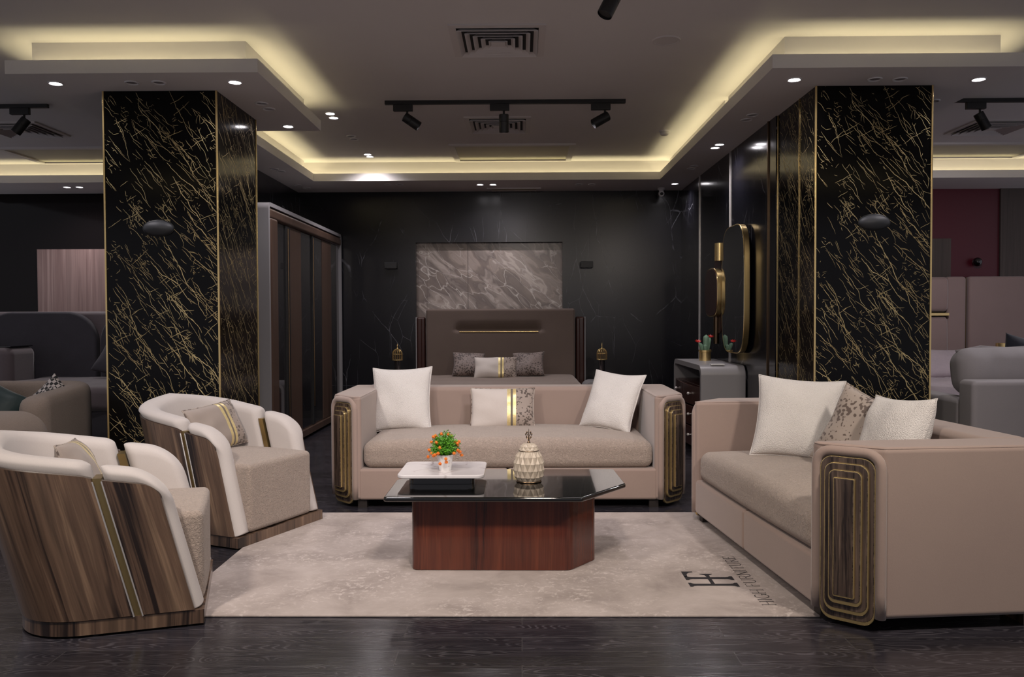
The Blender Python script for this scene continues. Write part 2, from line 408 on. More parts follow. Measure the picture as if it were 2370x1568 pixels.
BEDF = m_fabric('brown_bed_cover', (.165, .105, .083), (.13, .083, .066), 40, .3, .85, .3, d=.01)
CHARC = m_fabric('charcoal_tweed', (.062, .057, .068), (.032, .029, .035), 90, .5, .95, .1, 'weave')
PLUM = m_fabric('dusky_plum_velvet', (.120, .092, .098), (.095, .072, .078), 60, .15, .7, .4)
DSOFA = m_fabric('taupe_felt', (.30, .24, .20), (.26, .205, .17), 160, .5, .95, .1, 'weave')
ROSE = m_fabric('rose_velvet', (.31, .22, .205), (.26, .185, .17), 200, .1, .7, .3)
LILAC = m_fabric('lilac_bedding', (.52, .44, .47), (.42, .355, .385), 30, .4, .9, .3, d=.01)
GREYF = m_fabric('grey_velvet', (.33, .305, .32), (.29, .27, .285), 200, .1, .8, .3)
TEAL = m_fabric('teal_satin', (.020, .050, .052), (.012, .032, .035), 8, .3, .5, .3, d=.02)
NAVY = m_fabric('navy_velvet', (.012, .015, .028), None, 60, .3, .8, .2)
GOLD = m_plain('polished_brass', (.88, .66, .30), .22, metal=.88)
BRONZE = m_plain('dark_bronze', (.16, .11, .07), .3, metal=1.0)
AGED = m_plain('aged_brass', (.42, .31, .14), .3, metal=.9)
EDGE = m_plain('dark_lacquer_edge', (.05, .032, .024), .4)
CHROME = m_plain('chrome', (.85, .81, .78), .25, metal=.7)
MIRROR = Mat('mirror_glass', (.75, .75, .75), .02, 1.0).m
SMOKED = Mat('smoked_mirror', (.16, .15, .16), .04, .9).m
MIRROR_DARK = Mat('grey_mirror', (.42, .42, .42), .02, 1.0).m
BLACKGLASS = Mat('black_glass', (.004, .004, .004), .03, spec=.8, coat=.6).m
BLACK = m_plain('matt_black_metal', (.012, .012, .013), .45)
GREYLAC = m_plain('grey_satin_lacquer', (.27, .26, .27), .38)
WHITEP = m_plain('white_enamel', (.75, .74, .74), .3)
VENTM = m_plain('grey_white_aluminium', (.68, .64, .63), .5)
DARKHOLE = m_plain('dark_duct', (.02, .02, .02), .8)
REDWALL = m_plain('deep_red_wall', (.085, .006, .014), .35)
FOOT = m_plain('black_foot', (.02, .015, .014), .5)
SPEAKER = m_plain('charcoal_speaker_grille', (.045, .048, .055), .55)
LENS_ON = emit('lit_lamp_lens', (1.0, .94, .98), 45.0)
LENS_OFF = m_plain('dark_lamp_lens', (.22, .20, .21), .3)
LED = emit('cove_led_strip', COVE, 1.2)

def m_rug():
    m = Mat('beige_suede_rug', (.45, .38, .34), .9, sheen=.3); v = m.co('Object')
    a = m.noise(v, 3.4, 5, .6, .5); b = m.noise(m.warp(v, 9, .06), 34, 5, .7, .4)
    c = m.ramp(a, [(.32, (.28, .23, .21)), (.5, (.385, .325, .30)), (.68, (.46, .395, .37))])
    hi = m.math('MULTIPLY', m.ramp(b, [(.52, 0.0), (.64, 1.0)]), m.ramp(m.noise(v, 2.1, 3), [(.38, .1), (.58, .8)]))
    m.color(m.mix(hi, c, (.60, .53, .50))); m.bump(b, .25, .004); return m.m
RUG = m_rug()
def m_white_marble():
    m = Mat('white_marble_slab', (.7, .68, .68), .15, coat=.3); v = m.warp(m.co('Object'), 4, .16, 3)
    d = m.vor(v, 5, 'DISTANCE_TO_EDGE'); l = m.math('MULTIPLY', m.math('SUBTRACT', 1.0, m.math('MULTIPLY', d, 22), clamp=True), m.ramp(m.noise(v, 6, 3), [(.42, 0.0), (.62, 1.0)]))
    m.color(m.mix(m.math('MULTIPLY', l, .7), (.66, .63, .645), (.30, .24, .23))); return m.m
WMARBLE = m_white_marble()
def m_agate():
    m = Mat('swirled_grey_marble', (.3, .25, .22), .25)
    p = m.co('Object'); mp = m.n('Mapping'); m.put(mp.inputs[0], p); mp.inputs['Rotation'].default_value = (0, R(-42), 0)
    mp2 = m.n('Mapping'); m.put(mp2.inputs[0], mp.outputs[0]); mp2.inputs['Scale'].default_value = (1.1, 1, 2.8)
    w = m.warp(m.warp(mp2.outputs[0], 1.5, .9, 2), 6, .10, 3)
    n1 = m.noise(w, 1.05, 4, .5, .5); band = m.math('SINE', m.math('MULTIPLY', n1, 70))
    c = m.ramp(n1, [(.30, (.46, .39, .35)), (.41, (.24, .19, .165)), (.47, (.15, .12, .11)), (.53, (.48, .41, .37)), (.60, (.26, .21, .185)), (.72, (.50, .44, .40))])
    c = m.mix(m.ramp(band, [(.0, .5), (.8, 0.0)]), c, (.17, .135, .12))
    d = m.vor(w, 2.6, 'DISTANCE_TO_EDGE'); l = m.math('SUBTRACT', 1.0, m.math('MULTIPLY', d, 34), clamp=True)
    c = m.mix(m.math('MULTIPLY', l, m.ramp(m.noise(w, 2, 2), [(.4, 0.0), (.6, .8)])), c, (.62, .56, .52))
    x = m.xyz(p); g = m.math('COMPARE', x[0], -.66, .004); g2 = m.math('COMPARE', x[0], -1.17, .003)
    c = m.mix(m.math('MAXIMUM', g, m.math('MULTIPLY', g2, .5)), c, (.10, .08, .075)); m.color(c); return m.m
AGATE = m_agate()
def m_lumbar(name='striped_lumbar_fabric', p1=(.60, .54, .505), p2=(.54, .485, .45)):
    """pale left field, two gold foil stripes, speckled brown right field"""
    m = Mat(name, (.6, .5, .45), .6, sheen=.2); v = m.co('Object'); x = m.xyz(v)
    sp = m.vor(m.warp(v, 20, .02), 62, 'SMOOTH_F1'); big = m.noise(v, 9, 3)
    dots = m.ramp(m.math('ADD', sp, m.math('MULTIPLY', big, .55)), [(.58, 0.0), (.64, 1.0)])
    dark = m.mix(dots, (.095, .070, .058), (.33, .27, .235))
    pale = m.mix(m.noise(v, 6, 2), p1, p2)
    side = m.math('GREATER_THAN', x[0], .075); c = m.mix(side, pale, dark)
    g = m.math('MAXIMUM', m.math('COMPARE', x[0], .046, .0125), m.math('COMPARE', x[0], .086, .0115))
    br = m.math('COMPARE', x[0], .066, .0085); c = m.mix(br, c, (.16, .125, .10))
    gc = m.mix(m.noise(v, 60, 3), (.66, .50, .18), (.95, .82, .46)); c = m.mix(g, c, gc)
    m.color(c); m.put(m.b.inputs['Metallic'], m.math('MULTIPLY', g, .35)); m.rough(m.math('MULTIPLY_ADD', g, -.3, .65)); m.bump(m.noise(v, 70, 3), .2, .004); return m.m
LUMBAR = m_lumbar(); LUMBAR_TAUPE = m_lumbar('striped_lumbar_taupe', (.36, .30, .265), (.31, .26, .23))
def m_speck(name, dk, lt, sc, thr=.6):
    m = Mat(name, lt, .6, sheen=.2); v = m.co('Object'); sp = m.vor(m.warp(v, 14, .03), sc, 'SMOOTH_F1'); big = m.noise(v, 7, 3)
    dots = m.ramp(m.math('ADD', sp, m.math('MULTIPLY', big, .9)), [(thr, 1.0), (thr+.05, 0.0)])
    m.color(m.mix(dots, lt, dk)); m.bump(m.noise(v, 60, 2), .15, .004); return m.m
SPECK = m_speck('speckled_taupe_fabric', (.13, .095, .08), (.40, .335, .29), 55, .74)
SPECK_DARK = m_speck('speckled_dark_brown_fabric', (.055, .038, .033), (.20, .155, .14), 60, .78)
def m_check():
    m = Mat('black_white_woven', (.5, .5, .5), .8); ch = m.n('TexChecker'); m.put(ch.inputs[0], m.co('Object')); ch.inputs['Scale'].default_value = 42
    ch.inputs['Color1'].default_value = (.03, .03, .03, 1); ch.inputs['Color2'].default_value = (.55, .5, .48, 1); m.color(ch.outputs[0]); return m.m
CHECK = m_check()
def m_leaf(name, a, b): 
    m = Mat(name, a, .5); m.color(m.mix(m.noise(m.co(), 45, 2), a, b)); return m.m
LEAF = m_leaf('bright_green_leaf', (.045, .22, .010), (.16, .46, .03)); ORANGE = m_leaf('orange_flower', (.75, .12, .01), (.85, .28, .03))
CACTUS = m_leaf('pale_cactus_green', (.10, .20, .13), (.22, .34, .24)); REDF = m_leaf('red_cactus_flower', (.55, .01, .01), (.7, .03, .02))
VASEM = m_leaf('antique_pearl_ceramic', (.46, .39, .31), (.58, .50, .41)); VASEM.node_tree.nodes['Principled BSDF'].inputs['Roughness'].default_value = .42
VASEM.node_tree.nodes['Principled BSDF'].inputs['Metallic'].default_value = .05
INK = m_plain('dark_ink', (.018, .016, .020), .9)
PANELC = m_plain('cream_ceiling_panel', (.62, .57, .44), .6)

# ------------------------------------------------------------------ room shell
CE, SO, ST = 3.03, 2.80, 2.885      # ceiling, soffit underside, slab top
XL, XR, YF, YB = -7.6, 7.6, -4.0, 10.17
struct(B(XL, XR, YF, YB+.3, -.1, 0).build('floor', FLOOR, smooth=0))
struct(B(XL-.1, XR+.1, YF, YB+.3, CE, CE+.12).build('ceiling', PLASTER, smooth=0))
# bedroom back wall with the niche of the marble panel
NX0, NX1, NZ0, NZ1 = -1.30, .515, .55, 2.175
w = MB(); w.box(-2.75, NX0, YB, YB+.3, 0, SO); w.box(NX1, 1.98, YB, YB+.3, 0, SO); w.box(NX0, NX1, YB, YB+.3, NZ1, SO); w.box(NX0, NX1, YB, YB+.3, 0, NZ0)
w.box(NX0, NX1, YB+.1, YB+.3, NZ0, NZ1)
struct(w.build('wall_back', BLACK_WALL, smooth=0))
struct(B(XL, -2.75, YB, YB+.3, 0, SO).build('wall_back_left', DARK_GLOSS, smooth=0))
w = B(1.98, XR, YB, YB+.3, 0, SO); struct(w.build('wall_back_right', REDWALL, smooth=0))
struct(B(-2.87, -2.75, 6.44, YB, 0, SO).build('wall_bedroom_left', BLACK_SIDE, smooth=0))
struct(B(1.98, 2.12, 6.42, YB, 0, SO).build('wall_bedroom_right', BLACK_SIDE, smooth=0))
# soffit slabs with a small lip, raised centre block up to the ceiling, LED strip behind the lip
nt = [0]
def trim(mb, mat=PLASTER):
    nt[0] += 1; return struct(mb.build('trim_%d' % nt[0], mat, smooth=0))
def slab(x0, x1, y0, y1, edges):
    """edges: which sides (l r f b) are free and carry the cove"""
    g, lp, t = .11, .018, .03
    ix0, ix1, iy0, iy1 = x0+(g if 'l' in edges else 0), x1-(g if 'r' in edges else 0), y0+(g if 'f' in edges else 0), y1-(g if 'b' in edges else 0)
    m = MB(); m.box(x0, x1, y0, y1, SO, SO+t); m.box(ix0, ix1, iy0, iy1, SO+t, CE)
    if 'f' in edges: m.box(x0, x1, y0, y0+lp, SO+t, ST)
    if 'b' in edges: m.box(x0, x1, y1-lp, y1, SO+t, ST)
    if 'l' in edges: m.box(x0, x0+lp, y0+(lp if 'f' in edges else 0), y1-(lp if 'b' in edges else 0), SO+t, ST)
    if 'r' in edges: m.box(x1-lp, x1, y0+(lp if 'f' in edges else 0), y1-(lp if 'b' in edges else 0), SO+t, ST)
    trim(m)
    def strip(cx, cy, L, ang):
        """LED strip of length L facing up and out; ang = outward direction"""
        o = lamp('AREA', 'cove_light', (cx, cy, SO+t+.010), P_COVE*L, COVE, shape='RECTANGLE', size=L, size_y=.02)
        d = Vector((cos(ang)*sin(R(38)), sin(ang)*sin(R(38)), cos(R(38)))); x = Vector((-sin(ang), cos(ang), 0)); z = -d; y = z.cross(x)
        o.rotation_euler = Matrix((x, y, z)).transposed().to_euler()
    q = .03; mx, my = (ix0+ix1)/2, (iy0+iy1)/2
    if 'f' in edges: strip(mx, iy0-q, ix1-ix0, -pi/2)
    if 'b' in edges: strip(mx, iy1+q, ix1-ix0, pi/2)
    if 'l' in edges: strip(ix0-q, my, iy1-iy0, pi)
    if 'r' in edges: strip(ix1+q, my, iy1-iy0, 0)
slab(-3.26, -1.655, 5.20, 6.835, 'lrfb')
slab(1.577, 3.165, 5.19, 6.835, 'lrfb')
slab(1.577, 1.98, 6.835, 9.34, 'l'); slab(-2.75, -2.349, 6.835, 9.34, 'r')
slab(-6.9, 6.9, 9.34, 10.17, 'f')
slab(-5, 5, -.2, .75, 'b')

# pillars
def pillar(x0, x1, y0, y1, label):
    t = thing('pillar', label, 'pillar', ((x0+x1)/2, (y0+y1)/2, 0))
    w, d = (x1-x0)/2, (y1-y0)/2
    T = Matrix.Translation
    marble_face(t, 2*w, SO, 5, T((0, -d, 0))); marble_face(t, 2*w, SO, 6, T((0, d, 0)) @ Matrix.Rotation(pi, 4, 'Z'))
    marble_face(t, 2*d-.04, SO, 9, T((w, 0, 0)) @ Matrix.Rotation(pi/2, 4, 'Z')); marble_face(t, 2*d-.04, SO, 8, T((-w, 0, 0)) @ Matrix.Rotation(-pi/2, 4, 'Z'))
    for sx in (-1, 1):
        for sy in (-1, 1):
            RB(sx*w-.006, sx*w+.006, sy*d-.006, sy*d+.006, 0, SO, .002, 1).build('corner_strip', GOLD, t)
    return t
PL = pillar(-2.845, -2.07, 5.61, 6.44, 'square black marble pillar with gold veins between the armchairs and the wardrobe')
PR = pillar(1.995, 2.775, 5.60, 6.42, 'square black marble pillar with gold veins behind the sofa on the right')
B(-.396, -.386, -.09, -.08, 0, SO).build('joint_strip', GOLD, PR, smooth=0)
for o, dx in ((PL, .02), (PR, .02)):
    sp = thing('wall_speaker', 'dark oval wall speaker on the %s marble pillar' % ('left' if o is PL else 'right'), 'speaker', (o.location.x+(-.02 if o is PL else .005), 5.61 if o is PL else 5.60, 1.865 if o is PL else 1.88), group='pillar speakers')
    m = MB(); pts = [[(.105*sin(pi/2*i/8)*cos(a), -.055*cos(pi/2*i/8), .052*sin(pi/2*i/8)*sin(a)) for a in [2*pi*j/36 for j in range(36)]] for i in range(9)]
    m.grid(pts, cv=True); m.build('grille', SPEAKER, sp)
    m = MB(); m.tube([(.106*cos(a), -.004, .054*sin(a)) for a in [2*pi*j/36 for j in range(36)]], .004, 6, closed=True); m.build('rim', BLACK, sp)
# vertical wall strips of the bedroom side walls
for y, ww, mt in ((6.60, .018, BRONZE), (7.80, .014, CHROME), (9.13, .010, CHROME)):
    trim(B(1.970, 1.98, y, y+ww, 0.05, SO), mt)
struct(B(-2.75, 1.98, YB-.012, YB, 0, .09).build('baseboard_back', BLACK, smooth=0))
tag(B(NX0, NX1, YB+.085, YB+.1, NZ0, NZ1).build('marble_wall_panel', AGATE, smooth=0), 'swirled grey and brown marble panel in the wall above the bed', 'wall panel')

# ------------------------------------------------------------------ ceiling fixtures
def downlight(x, y, z, on, label, group):
    t = thing('downlight', label, 'downlight', (x, y, z), group=group)
    m = MB(); pr = [(.047, 0), (.046, -.005), (.041, -.007), (.036, -.004), (.034, .0)]
    m.lathe(pr, 24, cap=False); m.build('ring', WHITEP, t)
    m = MB(); m.lathe([(.0, -.0015 if on else -.001), (.028, -.002), (.034, .0)], 20, cap=False); m.build('lens', LENS_ON if on else LENS_OFF, t)
    if on:
        lamp('SPOT', 'downlight_lamp', (x, y, z-.012), P_DOWN, COOL, (x, y, 0), spot_size=R(146), spot_blend=1.0, shadow_soft_size=.025)
sf = 'in the soffit '
DL = [(-3.056, 5.41, 1, 'front left corner of the soffit around the left pillar'), (-1.872, 5.41, 1, 'front right corner of the soffit around the left pillar'),
      (-1.877, 6.66, 1, 'back right corner of the soffit around the left pillar'),
      (1.795, 5.44, 1, 'front left corner of the soffit around the right pillar'), (3.007, 5.46, 1, 'front right corner of the soffit around the right pillar'),
      (1.80, 9.64, 1, 'in the far right corner of the soffit beside the security camera')]
for x, y, on, l in DL: downlight(x, y, SO, True, 'lit round downlight at the '+l if 'corner of the soffit around' in l else 'lit round downlight '+l, 'single lit downlights')
PAIRS = [(-2.552, 5.41, -2.374, 5.41, SO, 0, 'in the soffit front edge above the left pillar'), (-1.868, 5.95, -1.865, 6.11, SO, 0, 'in the soffit to the right of the left pillar'),
         (2.323, 5.446, 2.489, 5.45, SO, 0, 'in the soffit front edge above the right pillar'), (1.789, 6.386, 1.785, 6.54, SO, 0, 'in the soffit to the left of the right pillar'),
         (1.793, 7.46, 1.787, 7.60, SO, 1, 'in the right soffit above the mirror wall'), (1.79, 8.52, 1.79, 8.667, SO, 0, 'in the right soffit near the back wall'),
         (-.473, 9.63, -.322, 9.63, SO, 1, 'in the back soffit above the bed'), (.684, 9.66, .836, 9.66, SO, 0, 'in the back soffit right of the lit pair'),
         (-1.544, 9.59, -1.409, 9.59, SO, 0, 'in the back soffit left of the lit pair'), (-2.56, 8.55, -2.53, 8.68, SO, 0, 'in the left soffit above the wardrobe'),
         (-2.60, 9.59, -2.55, 9.80, SO, 0, 'in the back left corner soffit above the wardrobe'), (-5.34, 9.65, -5.19, 9.65, SO, 1, 'in the back soffit left of the left pillar'),
         (-1.655, 7.18, -1.66, 7.33, CE, 1, 'on the ceiling just beyond the left pillar soffit'), (-1.665, 8.98, -1.663, 9.10, CE, 1, 'on the ceiling near the back cove'),
         (-1.658, 8.08, -1.656, 8.217, CE, 0, 'on the ceiling left of the track'), (2.98, 6.0, 2.98, 6.16, SO, 0, 'in the soffit to the right of the right pillar')]
for x, y, x2, y2, z, on, l in PAIRS:
    side = ('left', 'right') if abs(x2-x) > .1 else ('nearer', 'farther')
    st = 'lit' if on else 'unlit'
    downlight(x, y, z, on, '%s downlight %s, %s of the pair' % (st, l, side[0]), 'paired downlights'); downlight(x2, y2, z, on, '%s downlight %s, %s of the pair' % (st, l, side[1]), 'paired downlights')

def diffuser(x, y, label, size=.60):
    t = thing('air_diffuser', label, 'air vent', (x, y, CE), group='square ceiling air diffusers'); h = size/2
    m = MB()
    for a, b, z0, z1 in ((h, h-.045, -.012, 0),):
        m.box(-a, a, -a, -b, z0, z1); m.box(-a, a, b, a, z0, z1); m.box(-a, -b, -b, b, z0, z1); m.box(b, a, -b, b, z0, z1)
    m.build('frame', VENTM, t, smooth=0)
    B(-h+.04, h-.04, -h+.04, h-.04, -.003, -.001).build('duct', DARKHOLE, t, smooth=0)
    for k in range(5):
        a = h-.048-k*.048; b = a-.026; m = MB()      # sloped square louvre
        o = [(-a, -a), (a, -a), (a, a), (-a, a)]; i_ = [(-b, -b), (b, -b), (b, b), (-b, b)]
        for q in range(4):
            r_ = (q+1) % 4
            for dz in (0, .003):
                pass
            m.face([m.v((*o[q], -.026)), m.v((*o[r_], -.026)), m.v((*i_[r_], -.004)), m.v((*i_[q], -.004))])
            m.face([m.v((*o[q], -.026)), m.v((*o[r_], -.026)), m.v((*o[r_], -.030)), m.v((*o[q], -.030))])
            m.face([m.v((*o[q], -.030)), m.v((*o[r_], -.030)), m.v((i_[r_][0], i_[r_][1], -.007)), m.v((i_[q][0], i_[q][1], -.007))])
        m.build('louvre', VENTM, t, smooth=0)
    m = MB(); c = .045; m.box(-c, c, -c, c, -.028, -.022); m.build('centre_cone', VENTM, t, smooth=0)
diffuser(-.14, 5.325, 'square white air diffuser in the ceiling nearest the camera')
diffuser(-.205, 7.63, 'square air diffuser behind the middle track spotlight')
diffuser(-4.68, 7.70, 'square air diffuser partly seen beside the spotlight at the left edge')
diffuser(4.45, 7.85, 'square air diffuser cut by the right edge of the picture')
def ceiling_panel(x0, x1, y0, y1, label):
    t = thing('ceiling_access_panel', label, 'ceiling panel', ((x0+x1)/2, (y0+y1)/2, CE), group='framed ceiling panels'); a, b = (x1-x0)/2, (y1-y0)/2; f = .06
    m = MB(); m.box(-a, a, -b, -b+f, -.02, 0); m.box(-a, a, b-f, b, -.02, 0); m.box(-a, -a+f, -b+f, b-f, -.02, 0); m.box(a-f, a, -b+f, b-f, -.02, 0); m.build('frame', VENTM, t, smooth=0)
    B(-a+f, a-f, -b+f, b-f, -.006, 0).build('panel', PANELC, t, smooth=0)
ceiling_panel(-.74, .57, 8.47, 9.37, 'framed cream ceiling panel above the bed in front of the back cove')
ceiling_panel(-5.45, -4.14, 8.50, 9.36, 'framed cream ceiling panel to the left of the left pillar')
ceiling_panel(4.25, 5.56, 8.55, 9.36, 'framed cream ceiling panel to the right of the right pillar')
t = thing('slot_diffuser', 'long flat air slot in the back soffit above the bed', 'air vent', (-.08, 10.0, SO))
m = MB(); m.box(-.325, .325, -.11, -.08, -.012, 0); m.box(-.325, .325, .08, .11, -.012, 0); m.box(-.325, -.27, -.08, .08, -.012, 0); m.box(.27, .325, -.08, .08, -.012, 0); m.build('frame', VENTM, t, smooth=0)
B(-.27, .27, -.08, .08, -.005, 0).build('grille', PANELC, t, smooth=0)

HEADS = []
def spot_head(x, y, z, az, tilt, label, group):
    """black cylinder spot on its adapter box under the track; az/tilt aim the cylinder"""
    t = thing('track_spotlight', label, 'spotlight', (x, y, z), group=group)
    RB(-.115, .045, -.018, .018, -.055, -.0, .004, 1).build('adapter', BLACK, t)
    m = MB(); m.tube([(0, 0, -.055), (0, 0, -.10)], .009, 8); m.build('stem', BLACK, t)
    m = MB(); d = Vector((sin(tilt)*cos(az), sin(tilt)*sin(az), -cos(tilt)))
    c = Vector((0, 0, -.115)); p0 = c-d*.03; p1 = c+d*.115
    m.tube([p0, p0+d*.004, p0+d*.06, p0+d*.062, p0+d*.064, p1-d*.003, p1], [.036, .040, .040, .0385, .040, .040, .038], 28, cap=False)
    m.tube([p0-d*.0005, p0], .036, 28); m.tube([p1-d*.012, p1-d*.010], .037, 28)
    m.build('lamp_body', BLACK, t); return t
def track(x0, x1, y, label): return tag(B(x0, x1, y-.018, y+.018, CE-.03, CE).build('ceiling_track', BLACK, smooth=0), label, 'track rail', 'ceiling track rails')
track(-1.113, .862, 6.79, 'black ceiling track rail holding three spotlights over the bedroom end')
spot_head(-.93, 6.79, CE-.03, R(10), R(57), 'black track spotlight on the left end of the middle rail', 'track spotlights')
spot_head(-.135, 6.79, CE-.03, R(90), R(8), 'black track spotlight at the middle of the rail in front of the air diffuser', 'track spotlights')
spot_head(.695, 6.79, CE-.03, R(190), R(60), 'black track spotlight on the right end of the middle rail', 'track spotlights')
track(-6.2, -3.92, 6.82, 'black ceiling track rail at the left edge of the picture')
spot_head(-4.12, 6.82, CE-.03, R(200), R(35), 'black track spotlight at the left edge of the picture', 'track spotlights')
spot_head(-5.3, 6.82, CE-.03, R(-60), R(30), 'added black track spotlight over the curved sofa outside the picture', 'track spotlights')  # head added out of view for the lamp that lights the curved sofa
track(3.56, 6.0, 6.84, 'black ceiling track rail at the right edge of the picture')
spot_head(3.78, 6.84, CE-.03, R(0), R(30), 'black track spotlight right of the right pillar', 'track spotlights')
spot_head(5.2, 6.84, CE-.03, R(-140), R(30), 'added black track spotlight over the grey sofa outside the picture', 'track spotlights')  # likewise added, carries the lamp that lights the grey sofa
track(.1, 2.4, 4.24, 'black ceiling track rail just above the top of the picture')
spot_head(.48, 4.24, CE-.03, R(200), R(28), 'black track spotlight cut off by the top edge of the picture', 'track spotlights')
track(-2.3, 2.5, 3.0, 'added black ceiling track rail between the camera and the sofa group')  # unseen rail and head, added to hold a key lamp over the armchairs
spot_head(-1.0, 3.0, CE-.03, R(110), R(30), 'added black track spotlight above the left armchairs outside the picture', 'track spotlights')
track(-2.3, 2.5, 1.7, 'added black ceiling track rail above the camera')  # unseen rail and its heads, added to carry the main key light
for x, l in ((-1.9, 'left end'), (.1, 'middle'), (2.1, 'right end')):
    spot_head(x, 1.7, CE-.03, R(90), R(40), 'added black track spotlight at the %s of the rail above the camera' % l, 'track spotlights')
m = MB(); m.lathe([(.0, -.004), (.078, -.004), (.080, -.007), (.088, -.007), (.092, 0)], 40, cap=False)
tag(m.build('ceiling_speaker', VENTM, loc=(.942, 5.35, CE)), 'round flush grey ceiling speaker right of the near air diffuser', 'speaker')
t = thing('smoke_detector', 'small white smoke detector near the right cove', 'smoke detector', (1.383, 7.94, CE))
m = MB(); m.lathe([(.052, 0), (.052, -.014), (.045, -.018)], 24); m.build('base', WHITEP, t)
m = MB(); m.lathe([(.040, -.018), (.042, -.034), (.030, -.044), (.0, -.046)], 24); m.build('sensor', WHITEP, t)
t = thing('security_camera', 'small white security camera under the back right soffit', 'security camera', (1.70, 9.98, SO))
m = MB(); m.lathe([(.045, 0), (.045, -.02), (.03, -.03), (.022, -.05)], 20); m.build('mount', WHITEP, t)
m = MB(); m.ball((0, 0, -.065), .038, 16, 10); m.build('housing', WHITEP, t)
m = MB(); m.ball((0, -.022, -.070), .022, 14, 8); m.build('lens', BLACK, t)

# ------------------------------------------------------------------ cushions
def cushion(name, w, h, t, mat, loc, yaw=0, lean=0, roll=0, label='', group=None, cat='cushion', bow=.09, seed=0, n=26, piping=None, wr=.006):
    """square or lumbar cushion, its seam in the XZ plane; yaw about Z, lean back about X, roll in its own plane"""
    m = MB()
    def P(i, j, s):
        u, v = -1+2*i/n, -1+2*j/n
        u = math.copysign(1-(1-abs(u))**1.25, u); v = math.copysign(1-(1-abs(v))**1.25, v)
        x = w/2*u*(1-bow*(1-v*v)); z = h/2*v*(1-bow*(1-u*u))
        th = t/2*(max(0, 1-abs(u)**2.6)*max(0, 1-abs(v)**2.6))**.48
        e = max(abs(u), abs(v)); q = Vector((x*7+seed*3.1, s*2+seed, z*7))
        y = s*(th + wr*(noise.noise(q)+.5*noise.noise(q*2.3))*(th > 0)*min(1, th*25))
        # small pulls at the corners
        y += .012*noise.noise(Vector((u*1.5+seed, v*1.5, 3)))
        return (x, y, z)
    for s in (-1, 1): m.grid([[P(i, j, s) for j in range(n+1)] for i in range(n+1)], uv=lambda i, j: (i/n, j/n))
    o = m.build(name, mat, smooth=180)
    o.matrix_world = Matrix.Translation(loc) @ Matrix.Rotation(yaw, 4, 'Z') @ Matrix.Rotation(lean, 4, 'X') @ Matrix.Rotation(roll, 4, 'Y')
    if label: tag(o, label, cat, group)
    if piping:
        m = MB(); path = []
        for k in range(4):
            for i in range(n):
                a = [(i, 0), (n, i), (n-i, n), (0, n-i)][k]; path.append(P(*a, 0))
        m.tube(path, .004, 5, closed=True); m.build('piping', piping, o)
    return o

